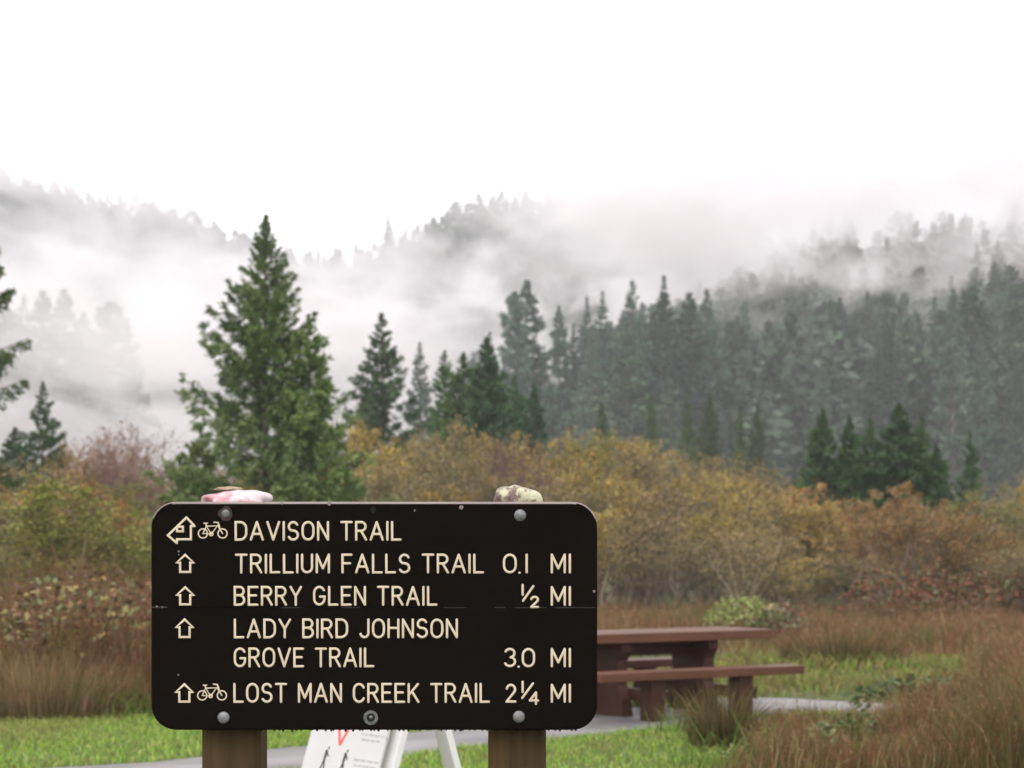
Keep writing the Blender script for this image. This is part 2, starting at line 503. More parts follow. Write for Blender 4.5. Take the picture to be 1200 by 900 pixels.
def stroke_geo(pts, hw, y0, proud=0.0011, closed=None):
    p = np.array(pts, float)
    keep = np.concatenate([[True], np.linalg.norm(np.diff(p, axis=0), axis=1) > 1e-5]); p = p[keep]
    if closed is None: closed = len(p) > 3 and np.linalg.norm(p[0] - p[-1]) < 1e-4
    if closed: p = p[:-1]
    n = len(p)
    d = unit((np.roll(p, -1, 0) - p) if closed else np.diff(p, axis=0))
    din = np.roll(d, 1, 0) if closed else np.concatenate([d[:1], d])
    dout = d if closed else np.concatenate([d, d[-1:]])
    tm = unit(din + dout + 1e-9)
    nrm = np.stack([-tm[:, 1], tm[:, 0]], 1)
    cosh = np.clip((tm * dout).sum(1), 0.66, 1)
    nrm = nrm / cosh[:, None]
    rows = [(p[i], nrm[i] * hw, 1.0) for i in range(n)]
    if not closed:
        cap = [(0.45, 0.88), (0.8, 0.55), (0.95, 0.2)]
        st = [(p[0] - d[0] * hw * a, nrm[0] * hw * b, b) for a, b in cap][::-1]
        en = [(p[-1] + d[-1] * hw * a, nrm[-1] * hw * b, b) for a, b in cap]
        rows = st + rows + en
    prof = [(-1, 0), (-.8, .75), (0, 1), (.8, .75), (1, 0)]
    v = []
    for c, nn, s_ in rows:
        for a, hgt in prof:
            q = c + nn * a
            v.append((q[0], y0 + 0.0003 - proud * hgt * s_, q[1]))
    m = len(rows)
    i = np.arange(m if closed else m - 1)[:, None] * 5; j = np.arange(4)[None]
    i2 = (i + 5) % (5 * m)
    f = np.stack([i + j, i + j + 1, i2 + j + 1, i2 + j], -1).reshape(-1, 4)
    return np.array(v), f

def add_stroke(G, pts, hw, proud=0.0011):
    """one routed stroke; sharp corners become separate passes with rounded ends"""
    p = [np.array(q) for q in pts]
    closed = len(p) > 3 and np.linalg.norm(p[0] - p[-1]) < 1e-4
    cut = [0]
    for i in range(1, len(p) - 1):
        a, b = p[i] - p[i - 1], p[i + 1] - p[i]
        if np.dot(a, b) / (np.linalg.norm(a) * np.linalg.norm(b) + 1e-12) < -0.2: cut.append(i)
    cut.append(len(p) - 1)
    for n_, (a, b) in enumerate(zip(cut[:-1], cut[1:])):
        G.add(*stroke_geo(p[a:b + 1], hw, SIGN_Y, proud + 0.00012 * (n_ % 2), None if len(cut) == 2 else False), (1, 1, 1))

def text_geo(G, text, x0, x1, ytop, ybot, hw=HW):
    """letters spread between photo columns x0..x1 (stroke centres)"""
    h = (ybot - ytop) - 3.4
    gap, space = 0.27, 0.50
    pen = []; cur = 0.0
    for ch in text:
        if ch == ' ':
            cur += space; continue
        pen.append((ch, cur)); cur += GL[ch][0] + gap
    total = cur - gap
    k = (x1 - x0 - 3.4) / (total * h) if total > 0 else 1.0
    wi = 0; last = 0
    words = text.split(' '); ends_ = np.cumsum([len(w_) for w_ in words])
    for n_, (ch, c) in enumerate(pen):
        if isinstance(G, list):
            gg = G[int(np.searchsorted(ends_, n_, side='right'))]
        else: gg = G
        for st in GL[ch][1]:
            j = random.uniform(-.15, .15)
            pts = [(sx(x0 + 1.7 + (c + a) * h * k), sz(ybot - 1.7 - b * h + j)) for a, b in st]
            add_stroke(gg, pts, hw)

def lettering(name, items):
    for it in items:                             # one mesh for each word
        gs = [Geo() for _ in it[0].split(' ')]
        text_geo(gs, *it)
        for g_ in gs: on_sign(link(name, g_.mesh(name, True), M['letter'], sign))

lettering('lettering', [('DAVISON TRAIL', 274.5, 471, 610.3, 634.2)])
lettering('lettering', [('TRILLIUM FALLS TRAIL', 275, 567.5, 648.5, 672.5)])
lettering('lettering', [('BERRY GLEN TRAIL', 273.5, 513, 686.3, 710.3)])
lettering('lettering', [('LADY BIRD JOHNSON', 273.5, 537, 724.5, 748.5)])
lettering('lettering', [('GROVE TRAIL', 273.5, 439, 758.5, 782.5)])
lettering('lettering', [('LOST MAN CREEK TRAIL', 273, 574.5, 800, 824.2)])

def distance(items, extra=()):
    G = Geo(); U = Geo()
    for it in items: text_geo(U if it[0] == 'MI' else G, *it)
    for pts in extra:
        add_stroke(G, [(sx(a), sz(b)) for a, b in pts], HW * 0.98)
    on_sign(link('distance_number', G.mesh('distance_number', True), M['letter'], sign))
    on_sign(link('lettering', U.mesh('lettering', True), M['letter'], sign))

def small(ch, x0, x1, ytop, ybot):
    wd, st = GL[ch]
    return [[(x0 + a / wd * (x1 - x0), ybot - b * (ybot - ytop)) for a, b in s_] for s_ in st]
distance([('0', 589, 606, 648.5, 672.5), ('.', 607, 612, 666, 673), ('1', 615.5, 619, 648.5, 672.5), ('MI', 645, 669.5, 648.5, 672.5)])
distance([('MI', 645, 669.5, 686.5, 710.5)], [[(612.5, 685.5), (612.5, 697)], [(625, 687), (613, 704)]] + small('2', 622.5, 630.5, 699.5, 711.5))
distance([('3', 590, 605.5, 759, 782.5), ('.', 606, 610, 776, 783), ('0', 611, 627.5, 759, 782.5), ('MI', 645, 669.5, 759, 782.5)])
distance([('2', 592, 605.5, 801, 824), ('MI', 645, 669.5, 801, 824)], [[(612.5, 799), (612.5, 811)], [(624.5, 801), (612, 818)]] + small('4', 621, 630.5, 811.5, 825))

def up_arrow(cx, yt, yb):
    w1, w2, hs = 10.0, 6.0, 11.0
    pts = [(cx, yt + 2), (cx + w1, yt + hs), (cx + w2, yt + hs), (cx + w2, yb - 1.7), (cx - w2, yb - 1.7), (cx - w2, yt + hs), (cx - w1, yt + hs), (cx, yt + 2)]
    G = Geo()
    G.add(*stroke_geo([(sx(a), sz(b)) for a, b in pts], HW * 0.95, SIGN_Y), (1, 1, 1))
    on_sign(link('arrow', G.mesh('arrow', True), M['letter'], sign))
up_arrow(217, 648.3, 672); up_arrow(217, 686.3, 710); up_arrow(216.3, 724, 748.3); up_arrow(216, 800, 824)
G = Geo()
for pts in ([(218.5, 606.5), (228, 616.5), (223.8, 616.5), (223.8, 632), (207.5, 632), (207.2, 636.5), (196.8, 627.3), (218.5, 606.5)],
            [(207.5, 617.3), (214.3, 617.3), (214.3, 622.7), (207.5, 622.7), (207.5, 617.3)]):
    add_stroke(G, [(sx(a), sz(b)) for a, b in pts], HW * 0.95, 0.0012 if len(pts) > 6 else 0.0015)
o = on_sign(link('arrow', G.mesh('arrow', True), M['letter'], sign))
o['label'] = 'bent two-headed arrow pointing left and up'

def bicycle(x0, y0):
    c = lambda x, y, r: [(x0 + x + r * math.cos(a), y0 + y + r * math.sin(a)) for a in np.linspace(0, 2 * np.pi, 19)]
    st = [c(6, 13, 5.4), c(29, 13, 5.4), c(15.8, 13.6, 2.0),
          [(6, 13), (10, 4.5), (15.8, 13.6), (6, 13)], [(10, 4.5), (23, 4), (15.8, 13.6)], [(9.3, 1.6), (10, 4.5)], [(7.2, 1), (11.2, 1)],
          [(29, 13), (24.2, 5), (24, .5)], [(19, -.2), (24, .3)], [(26, 8), (25, 3)]]
    G = Geo()
    for s_ in st:
        if s_[0][0] < x0: s_ = [(x0 + a, y0 + b) for a, b in s_]
        G.add(*stroke_geo([(sx(a), sz(b)) for a, b in s_], 0.82 / S, SIGN_Y, random.uniform(0.0008, 0.0013)), (1, 1, 1))
    on_sign(link('bicycle_symbol', G.mesh('bicycle_symbol', True), M['letter'], sign))
bicycle(231.8, 611.5 + 0.7); bicycle(231, 802)

# fixings
def dome_bm(x, y, rpx, h, flange=None):
    bm = bmesh.new()
    r = rpx / S
    bmesh.ops.create_uvsphere(bm, u_segments=18, v_segments=10, radius=r)
    bmesh.ops.scale(bm, vec=(1, h / r, 1), verts=bm.verts)
    bmesh.ops.translate(bm, vec=(sx(x), SIGN_Y, sz(y)), verts=bm.verts)
    return bm
def disc_bm(x, y, rpx, proud, seg=20, jitter=0.0):
    bm = bmesh.new()
    r = rpx / S
    vs_ = [bm.verts.new((sx(x) + r * (1 + random.uniform(-jitter, jitter)) * math.cos(a), SIGN_Y - proud, sz(y) + r * (1 + random.uniform(-jitter, jitter)) * math.sin(a))) for a in np.linspace(0, 2 * math.pi, seg, endpoint=False)]
    bk = [bm.verts.new((v.co.x, SIGN_Y + 0.001, v.co.z)) for v in vs_]
    bm.faces.new(vs_); bm.faces.new(bk[::-1])
    for i in range(seg): bm.faces.new((vs_[i], bk[i], bk[(i + 1) % seg], vs_[(i + 1) % seg]))
    return bm
for x, y in ((609.5, 604), (262, 841), (608, 840)):
    on_sign(link('bolt', bm_mesh('bolt', dome_bm(x, y, 7.2, 0.008), True), M['bolt'], sign))
rs = on_sign(link('bolt', bm_mesh('bolt', dome_bm(264.5, 602, 5.0, 0.004), True), M['bolt_dull'], sign))
rs['label'] = 'small corroded bolt in a rust stain'
on_sign(link('rust_stain', bm_mesh('rust_stain', disc_bm(264.5, 602, 8.2, 0.0005, 24, 0.14)), M['rust'], sign))
wsh = on_sign(link('washer', bm_mesh('washer', disc_bm(434.5, 841, 8.6, 0.0012)), M['bolt_dull'], sign))
on_sign(link('hole', bm_mesh('hole', disc_bm(434.5, 840.8, 5.0, 0.0020)), M['hole'], sign))
on_sign(link('screw_tip', bm_mesh('screw_tip', dome_bm(434.8, 840.4, 2.3, 0.005), True), M['bolt'], sign))
on_sign(link('hole', bm_mesh('hole', disc_bm(437.5, 597.5, 3.6, 0.0008, 14, 0.25)), M['hole'], sign))
for x, y, r_ in ((540.5, 594.5, 2.6), (386, 589.8, 2.4), (330, 589.6, 2.0), (209.5, 646, 1.2), (209.3, 650, .8), (209, 791, 1.1), (486, 598, 1.2), (696, 693, 1.4), (184, 711, 1.5), (190, 711.4, 1.2)):
    on_sign(link('paint_chip', bm_mesh('paint_chip', disc_bm(x, y, r_, 0.0006, 9, 0.3)), M['board_edge'], sign))
M['seam'] = plain_mat('seam_wear', (0.055, 0.045, 0.04), 0.6, var=0.6, nscale=60)
for xa, xb, yy, hh in ((178.5, 196, 711.6, .9), (330, 352, 712.1, .5), (400, 422, 712.0, .45), (520, 545, 712.1, .5), (580, 592, 711.9, .9), (604, 640, 712.1, .5), (650, 697, 712.0, .6)):
    on_sign(link('seam_wear', bm_mesh('seam_wear', box_bm((xb - xa) / S, 0.0016, hh / S, (sx((xa + xb) / 2), SIGN_Y, sz(yy)))), M['seam'], sign))
# row of rain drops under the lower edge
bm = bmesh.new()
for i in range(58):
    x = 300 + i * 6.6 + random.uniform(-2.5, 2.5)
    if x > 690: continue
    r_ = random.uniform(1.0, 2.0) / S
    m_ = Matrix.Translation((sx(x), SIGN_Y + random.uniform(0.008, 0.03), sz(855.5) - r_ * 0.35)) @ Matrix.Diagonal((1, 1, 1.15, 1))
    bmesh.ops.create_icosphere(bm, subdivisions=1, radius=r_, matrix=m_)
o = on_sign(link('water_drops', bm_mesh('water_drops', bm, True), M['water'], sign))
o['kind'] = 'stuff'

def make_post(xa, xb):
    D = SIGN_Y + 0.046
    x0, x1 = pxx(xa, D), pxx(xb, D)
    wd = x1 - x0; c = 0.012
    bm = bmesh.new()
    prof = [(-wd / 2 + c, 0), (wd / 2 - c, 0), (wd / 2, c), (wd / 2, wd - c), (wd / 2 - c, wd), (-wd / 2 + c, wd), (-wd / 2, wd - c), (-wd / 2, c)]
    rings = []
    zs = [-0.3, 0.3, 0.8, 1.2, sz(589.5)]
    for z in zs:
        rings.append([bm.verts.new((x + (x0 + x1) / 2, D + y, z)) for x, y in prof])
    bm.faces.new(rings[0][::-1])
    bm.faces.new(rings[-1])
    for a, b in zip(rings[:-1], rings[1:]):
        for i in range(8): bm.faces.new((a[i], a[(i + 1) % 8], b[(i + 1) % 8], b[i]))
    return bm_mesh('post', bm), (x0 + x1) / 2, D + wd / 2
posts = []
for xa, xb in ((236, 305), (572, 640)):
    me, pxc, pyc = make_post(xa, xb)
    on_sign(link('post', me, M['post'], sign))
    posts.append((pxc, pyc))

# stones on the two posts
def stone_mesh(name, rx, ry, rz, seed, prof, cleft=None):
    rr = np.random.default_rng(seed)
    bm = bmesh.new()
    bmesh.ops.create_icosphere(bm, subdivisions=4, radius=1.0)
    ph = rr.uniform(0, 6.28, 8)
    for v in bm.verts:
        p = v.co
        n_ = 1 + 0.07 * math.sin(3 * p.x + ph[0]) + 0.06 * math.sin(5 * p.y + ph[1] + 2 * p.z) + 0.05 * math.sin(7 * p.x + 4 * p.z + ph[2]) + 0.03 * math.sin(13 * p.x + 11 * p.y + ph[3])
        q = Vector((p.x * n_, p.y * n_, p.z * n_))
        q.z = max(q.z, -0.22)
        v.co = (q.x * rx, q.y * ry, (q.z + 0.22) * rz)
        v.co.z *= prof(p.x)
    return bm_mesh(name, bm, True)
zt = sz(589.5)
D0 = posts[0][1]
def flat_prof(x): return 1.0 - 0.28 * math.exp(-((x + 0.02) / 0.10) ** 2)
o = link('flat_stone', stone_mesh('flat_stone', 0.089, 0.07, 0.036, 3, flat_prof), M['pink_stone'])
o.location = (pxx(277, D0), D0, zt)
tag(o, 'flat pinkish white stone lying on the post above the bicycle arrow', 'stone')
# the thin brown flake on top of it
o2 = link('bark_flake', stone_mesh('bark_flake', 0.034, 0.03, 0.008, 9, lambda x: 1.0), wood_mat('flake', (0.12, 0.07, 0.05), (0.42, 0.33, 0.22), 0.7, (20, 20, 20)))
o2.location = (pxx(268, D0), D0, zt + 0.034)
tag(o2, 'thin brown bark flake resting on the flat pinkish stone', 'flake')
D1 = posts[1][1]
o = link('lichen_stone', stone_mesh('lichen_stone', 0.060, 0.055, 0.043, 21, lambda x: (1.08 - 0.42 * x * x) * (1.0 - 0.22 * math.exp(-((x - 0.03) / 0.06) ** 2))), M['lichen_stone'])
o.location = (pxx(607, D1), D1, zt)
tag(o, 'domed stone mottled with pale lichen on the right sign post', 'stone')

# ------------------------------------------------------------------ white A-frame notice board
AY = 9.0
th = rad(50)
u = Vector((math.cos(th), -math.sin(th), 0))          # hinge line, right end nearer
bk = Vector((math.sin(th), math.cos(th), 0))          # towards the rear frame
topz, tilt = 0.98, rad(18)
top_c = Vector((pxx(455, AY), AY, topz))
aframe = empty('notice_board', (top_c.x, top_c.y, 0))
tag(aframe, 'white folding A-frame notice board behind the trail sign', 'notice board')
ln = topz / math.cos(tilt)
def frame_axes(sign_):
    dn = (bk * (sign_ * math.sin(tilt)) + Vector((0, 0, -math.cos(tilt)))).normalized()
    nr = u.cross(dn).normalized()
    return dn, nr
def slab(name, o3, ax, dims, material, parent, bev=0.003):
    bm = box_bm(*dims, bev=bev)
    m_ = Matrix((ax[0], ax[1], ax[2])).transposed().to_4x4()
    m_.translation = o3 - Vector((top_c.x, top_c.y, 0))
    bmesh.ops.transform(bm, matrix=m_, verts=bm.verts)
    return link(name, bm_mesh(name, bm), material, parent)
WID = 0.60
for sgn in (-1, 1):
    dn, nr = frame_axes(sgn)
    if nr.dot(bk) * sgn < 0: nr = -nr                  # outward
    for side in (-1, 1):
        slab('leg', top_c + dn * (ln / 2) + u * (side * (WID / 2 - 0.045)) + nr * 0.021, (u, dn, nr), (0.088, ln, 0.036), M['white'], aframe)
    for t_ in (0.06, 0.80):
        slab('rail', top_c + dn * (ln * t_) + nr * (0.021 + 0.018 + 0.019), (u, dn, nr), (WID - 0.02, 0.07, 0.036), M['white'], aframe)
    if sgn == -1:
        po = nr * (0.021 + 0.018 + 0.038 + 0.008)
        pc = top_c + dn * (ln * 0.44) + po - u * 0.035
        pan = slab('panel', pc, (u, dn, nr), (WID, ln * 0.84, 0.012), M['panel'], aframe, 0.002)
        # print: coordinates on the panel, a along u, b down dn, in metres from the panel centre
        def pr(a, b, k=0.0068, pc=pc, dn=dn, nr=nr): return pc + u * a + dn * b + nr * k - Vector((top_c.x, top_c.y, 0))
        def flat_poly(name, polys, material, k=0.0068):
            bm = bmesh.new()
            for poly in polys:
                f_ = [bm.verts.new(pr(a, b, k)) for a, b in poly]
                g_ = [bm.verts.new(pr(a, b, 0.0055)) for a, b in poly]
                bm.faces.new(f_)
                for i in range(len(poly)): bm.faces.new((f_[i], g_[i], g_[(i + 1) % len(poly)], f_[(i + 1) % len(poly)]))
            o_ = link(name, bm_mesh(name, bm), material, pan)
            return o_
        P_ANCHOR = (pr, flat_poly, pc)
pr, flat_poly, pc = P_ANCHOR
def find_b(yphoto, a):
    """panel b whose photo row is yphoto at panel a"""
    best = min(np.linspace(-0.5, 0.5, 2001), key=lambda b: abs((lambda q: HY - (q.z - CAMZ) / (q.y) * F)(pr(a, b) + Vector((top_c.x, top_c.y, 0))) - yphoto))
    return float(best)
def find_a(xphoto, b):
    return float(min(np.linspace(-0.4, 0.4, 1601), key=lambda a: abs((lambda q: CX + q.x / q.y * F)(pr(a, b) + Vector((top_c.x, top_c.y, 0))) - xphoto)))
b0 = find_b(871, -0.15); a0 = find_a(398, b0)
def seg(a0_, b0_, a1_, b1_, wd):
    d = Vector((a1_ - a0_, b1_ - b0_)).normalized(); n_ = Vector((-d.y, d.x)) * wd / 2
    return [(a0_ + n_.x, b0_ + n_.y), (a1_ + n_.x, b1_ + n_.y), (a1_ - n_.x, b1_ - n_.y), (a0_ - n_.x, b0_ - n_.y)]
flat_poly('red_triangle', [seg(a0, b0, a0 - 0.075, b0 - 0.155, 0.017)], M['red'], 0.0068)
flat_poly('red_triangle', [seg(a0, b0, a0 + 0.075, b0 - 0.155, 0.017)], M['red'], 0.0072)
flat_poly('red_triangle', [seg(a0 - 0.08, b0 - 0.155, a0 + 0.08, b0 - 0.155, 0.017)], M['red'], 0.0076)
def hiker(a, b, s_):
    parts = [[(a + s_ * (.10 + .05 * math.cos(q)), b - s_ * (.44 - .055 * math.sin(q))) for q in np.linspace(0, 6.28, 9)[:-1]]]
    flat_poly('hiker_symbol', parts, M['black'], 0.0066)
    flat_poly('hiker_symbol', [[(a - .06 * s_, b - .36 * s_), (a + .09 * s_, b - .37 * s_), (a + .06 * s_, b - .02 * s_), (a - .07 * s_, b)]], M['black'], 0.0068)
    flat_poly('hiker_symbol', [seg(a, b - .04 * s_, a - .14 * s_, b + .42 * s_, .075 * s_)], M['black'], 0.0070)
    flat_poly('hiker_symbol', [seg(a + .01 * s_, b - .04 * s_, a + .10 * s_, b + .42 * s_, .075 * s_)], M['black'], 0.0072)
    flat_poly('hiker_symbol', [seg(a + .05 * s_, b - .32 * s_, a + .19 * s_, b - .12 * s_, .055 * s_)], M['black'], 0.0074)
for xh, yh in ((380, 890), (402, 894)):
    bb = find_b(yh, -0.15); aa = find_a(xh, bb); bb = find_b(yh, aa); aa = find_a(xh, bb)
    hiker(aa, bb, 0.13)
def print_lines(x, y, widths):
    for i, wl in enumerate(widths):
        bb = find_b(y + i * 6.5, 0.05); aa = find_a(x, bb); bb = find_b(y + i * 6.5, aa)
        cur = aa; polys = []
        while cur < aa + wl:
            l_ = random.uniform(0.02, 0.05)
            polys.append([(cur, bb - .005), (cur + l_, bb - .005), (cur + l_, bb + .005), (cur, bb + .005)])
            cur += l_ + 0.008
        flat_poly('print_line', polys, M['greytext'], 0.0066)
print_lines(423, 860, (0.22, 0.12))
print_lines(414, 890, (0.19, 0.15))

# ------------------------------------------------------------------ picnic table
phi = rad(32)
e = Vector((math.cos(phi), math.sin(phi), 0)); nn = Vector((math.sin(phi), -math.cos(phi), 0))
LT = 2.25
corner = Vector((2.40, 17.55, 0))                       # right near corner of the top
tc_ = corner - e * (LT / 2) - nn * 0.37
table = empty('picnic_table', (tc_.x, tc_.y, 0), phi)
tag(table, 'reddish brown wooden picnic table with attached benches on the path', 'table')
def tb(name, sx_, sy_, sz_, x, y, z, material=None, bev=0.008, rot=None):
    return link(name, bm_mesh(name, box_bm(sx_, sy_, sz_, (x, y, z), bev, rot)), material or M['table'], table)
for i, yy in enumerate((-0.25, 0.0, 0.25)):
    tb('tabletop_plank', LT + (0.0, -0.02, 0.01)[i], 0.244, 0.085, 0, yy, 0.76 - 0.0425 + (0, .002, -.001)[i])
for s_ in (-1, 1):
    tb('bench_plank', LT - 0.02, 0.27, 0.075, -0.03, s_ * 0.72, 0.455 - 0.0375)
for ex in (-0.48, 0.48):
    # pedestal slab: flares at head and foot
    bm = bmesh.new()
    prof = [(-.31, 0.675), (-.31, .60), (-.245, .52), (-.235, .30), (-.30, .18), (-.33, 0.015), (.33, 0.015), (.30, .18), (.235, .30), (.245, .52), (.31, .60), (.31, 0.675)]
    fr = [bm.verts.new((ex - .055, a, b)) for a, b in prof]; bk_ = [bm.verts.new((ex + .055, a, b)) for a, b in prof]
    bm.faces.new(fr); bm.faces.new(bk_[::-1])
    for i in range(len(prof)): bm.faces.new((fr[i], bk_[i], bk_[(i + 1) % len(prof)], fr[(i + 1) % len(prof)]))
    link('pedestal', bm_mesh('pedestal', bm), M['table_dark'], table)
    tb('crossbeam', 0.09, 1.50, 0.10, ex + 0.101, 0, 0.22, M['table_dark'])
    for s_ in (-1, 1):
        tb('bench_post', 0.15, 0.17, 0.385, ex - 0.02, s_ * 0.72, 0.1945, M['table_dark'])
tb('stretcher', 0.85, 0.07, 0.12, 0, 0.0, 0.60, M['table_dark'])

# ------------------------------------------------------------------ grass
def blades(p, h, wd, lean, cols_base, cols_tip, seg2=True):
    n = len(p)
    a = R.uniform(0, 2 * np.pi, n)
    s = np.stack([np.cos(a), np.sin(a), np.zeros(n)], 1)
    la = R.uniform(0, 2 * np.pi, n)
    ld = np.stack([np.cos(la), np.sin(la), np.zeros(n)], 1) * (lean * h * R.uniform(.2, 1.2, n))[:, None]
    z = np.zeros((n, 3)); z[:, 2] = h
    w_ = wd[:, None]
    m1 = p + z * 0.5 + ld * 0.25
    tip = p + z * R.uniform(.85, 1.0, n)[:, None] + ld
    v = np.stack([p - s * w_, p + s * w_, m1 + s * w_ * .8, m1 - s * w_ * .8, tip], 1).reshape(-1, 3)
    i = np.arange(n, dtype=np.int32)[:, None] * 5
    q = i + np.array([[0, 1, 2, 3]]); t3 = i + np.array([[3, 2, 4]])
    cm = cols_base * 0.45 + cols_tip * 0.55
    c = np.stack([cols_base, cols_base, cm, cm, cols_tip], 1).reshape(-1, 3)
    return v, [q.astype(np.int32), t3.astype(np.int32)], c

def pick(pal, n, wts=None, jit=0.18):
    pal = np.array(pal)
    i = R.choice(len(pal), n, p=wts)
    return pal[i] * R.normal(1, jit, (n, 1)).clip(.5, 1.6) * R.normal(1, 0.06, (n, 3))

def vnoise(x, y, s, seed=0):
    """cheap smooth value noise in 0..1"""
    rr = np.random.default_rng(seed)
    tab = rr.uniform(0, 1, (64, 64))
    fx, fy = x * s + 1000, y * s + 1000
    ix, iy = np.floor(fx).astype(int), np.floor(fy).astype(int)
    ax, ay = fx - ix, fy - iy
    ax = ax * ax * (3 - 2 * ax); ay = ay * ay * (3 - 2 * ay)
    g_ = lambda i, j: tab[i % 64, j % 64]
    return (g_(ix, iy) * (1 - ax) + g_(ix + 1, iy) * ax) * (1 - ay) + (g_(ix, iy + 1) * (1 - ax) + g_(ix + 1, iy + 1) * ax) * ay

def fbm(x, y, s, seed=0):
    return (vnoise(x, y, s, seed) + .5 * vnoise(x, y, s * 2.1, seed + 1) + .25 * vnoise(x, y, s * 4.3, seed + 2)) / 1.75

def scatter(x0, x1, y0, y1, dens):
    n = int((x1 - x0) * (y1 - y0) * dens)
    return np.stack([R.uniform(x0, x1, n), R.uniform(y0, y1, n)], 1)

# where tall growth stands: 0 = mown lawn, else its height in metres
def tall_left(x, y):
    edge = 16.8 + 0.5 * (vnoise(x, y, .9, 5) - .5) + np.maximum(x + 1.2, 0) * 2.2
    return sstep(0, 0.5, y - edge)
def tall_right(x, y):
    edge = 1.30 + 0.16 * (y - 13) + 0.35 * (vnoise(x, y, 1.1, 8) - .5)
    return sstep(-0.1, 0.5, x - edge) * (y < 17.2)
def tall_back(x, y):
    e1 = 25.0 + 2.5 * (vnoise(x, y, .4, 9) - .5)
    e2 = 3.9 + 0.22 * (y - 17.2)
    return np.maximum(sstep(0, 2.0, y - e1), sstep(0, 0.7, x - e2) * (y > 16.5))

GREEN = [(.17, .32, .045), (.25, .40, .06), (.34, .43, .09), (.45, .44, .16)]
# lawn
p2 = np.concatenate([scatter(-7, 7, 12.2, 17.5, 1150), scatter(-7, 9, 17.5, 28, 260), scatter(-7, 7, 4, 12.2, 200)])
tl = np.maximum(np.maximum(tall_left(p2[:, 0], p2[:, 1]), tall_right(p2[:, 0], p2[:, 1])), tall_back(p2[:, 0], p2[:, 1]))
p2 = p2[(tl < 0.5) & ~in_poly(p2, path_poly)]
n = len(p2)
far_k = sstep(16, 24, p2[:, 1])
nz_ = fbm(p2[:, 0], p2[:, 1], 1.3, 3)
h = R.uniform(.03, .065, n) * (0.5 + 1.1 * nz_) * (1 + sstep(17, 21, p2[:, 1]) * 3.0 * nz_)
c = pick(GREEN, n, [.3, .4, .22, .08])
mixc = sstep(.55, .8, fbm(p2[:, 0], p2[:, 1], .8, 12))[:, None]
c = c * (1 - .5 * mixc) + np.array([.26, .22, .08]) * .5 * mixc
straw = (R.uniform(0, 1, n) < .10 + .5 * sstep(17, 20, p2[:, 1]))[:, None]
c = c * (1 - .28 * sstep(17, 20, p2[:, 1]))[:, None]
c = np.where(straw, pick([(.26, .19, .08), (.20, .13, .06), (.18, .18, .05)], n), c)
G = Geo()
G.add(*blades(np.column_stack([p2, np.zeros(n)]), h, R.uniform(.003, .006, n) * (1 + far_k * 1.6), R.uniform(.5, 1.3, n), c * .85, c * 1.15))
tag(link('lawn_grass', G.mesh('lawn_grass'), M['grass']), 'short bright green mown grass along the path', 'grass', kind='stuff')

HEADS = [(.20, .085, .05), (.30, .17, .09), (.38, .26, .14), (.15, .065, .04)]
RUST = [(.24, .085, .05), (.30, .14, .07), (.40, .28, .15), (.16, .12, .045), (.09, .115, .035)]
def tall_patch(name, label, p2, hmap, pal_w, wd0=.0035, lean=.45, green_base=.35, hj=(.55, 1.1), tan=.3, green=.65, tone=1.0):
    n = len(p2)
    h = hmap * R.uniform(*hj, n)
    k = h > 0.06
    p2, h = p2[k], h[k]; n = len(p2)
    tipc = pick(RUST, n, pal_w)
    reg = fbm(p2[:, 0], p2[:, 1], .7, 31)[:, None]
    tipc = tipc * (.25 + 1.3 * reg) * tone
    tan_ = sstep(.52, .72, fbm(p2[:, 0], p2[:, 1], 1.6, 71))[:, None]
    tipc = tipc * (1 - tan * tan_) + np.array([.36, .25, .12]) * tan * tan_
    gpatch = sstep(.50, .68, fbm(p2[:, 0], p2[:, 1], .9, 44))[:, None]
    tipc = tipc * (1 - gpatch * green) + np.array([.14, .17, .045]) * gpatch * green
    base = tipc * (1 - green_base) + np.array([.09, .14, .025]) * green_base
    G = Geo()
    v, f, cc = blades(np.column_stack([p2, np.zeros(n)]), h, wd0 * R.uniform(.5, 1.4, n), lean * R.lognormal(-.2, .6, n).clip(.1, 3), base, tipc)
    v = v.reshape(n, 5, 3); v[:, 2:4] += (R.normal(0, .05, (n, 3)) * h[:, None] * [1, 1, .3])[:, None]
    tips = v[:, 4].copy()
    G.add(v.reshape(-1, 3), f, cc)
    hd = np.repeat(np.flatnonzero((R.uniform(0, 1, n) < .2) & (h > .22)), 4); m = len(hd)
    if m:                                       # loose seed heads
        pp = tips[hd] + R.normal(0, .018, (m, 3)) * [1, 1, 2.2] - [0, 0, .03]
        d = unit(R.normal(0, .5, (m, 3)) + [0, 0, 1]); sd_ = unit(np.cross(d, R.normal(0, 1, (m, 3))))
        vv, q = leaves_geo(pp, d, sd_, wd0 * R.uniform(7, 12, m), wd0 * R.uniform(.35, .8, m))
        G.add(vv, q, np.repeat(pick(HEADS, m), 4, 0))
    return tag(link(name, G.mesh(name), M['grass']), label, 'grass', kind='stuff')

# left bank
p2 = np.concatenate([scatter(-8, 0.8, 16.4, 20, 900), scatter(-9, 0.8, 20, 27, 330)])
x, y = p2.T
hm = tall_left(x, y) * (.42 + .55 * sstep(16.9, 18.6, y) + .28 * sstep(18, 21, y)) * (.45 + 1.0 * fbm(x, y, 1.2, 21)) * (.65 + .7 * vnoise(x, y, 3.2, 68)) 
tall_patch('tall_grass', 'tall rusty brown grass behind the lawn left of the sign', p2, hm, [.46, .28, .10, .10, .06], .0045, .4, .35, tan=.05, green=.35, tone=1.0)
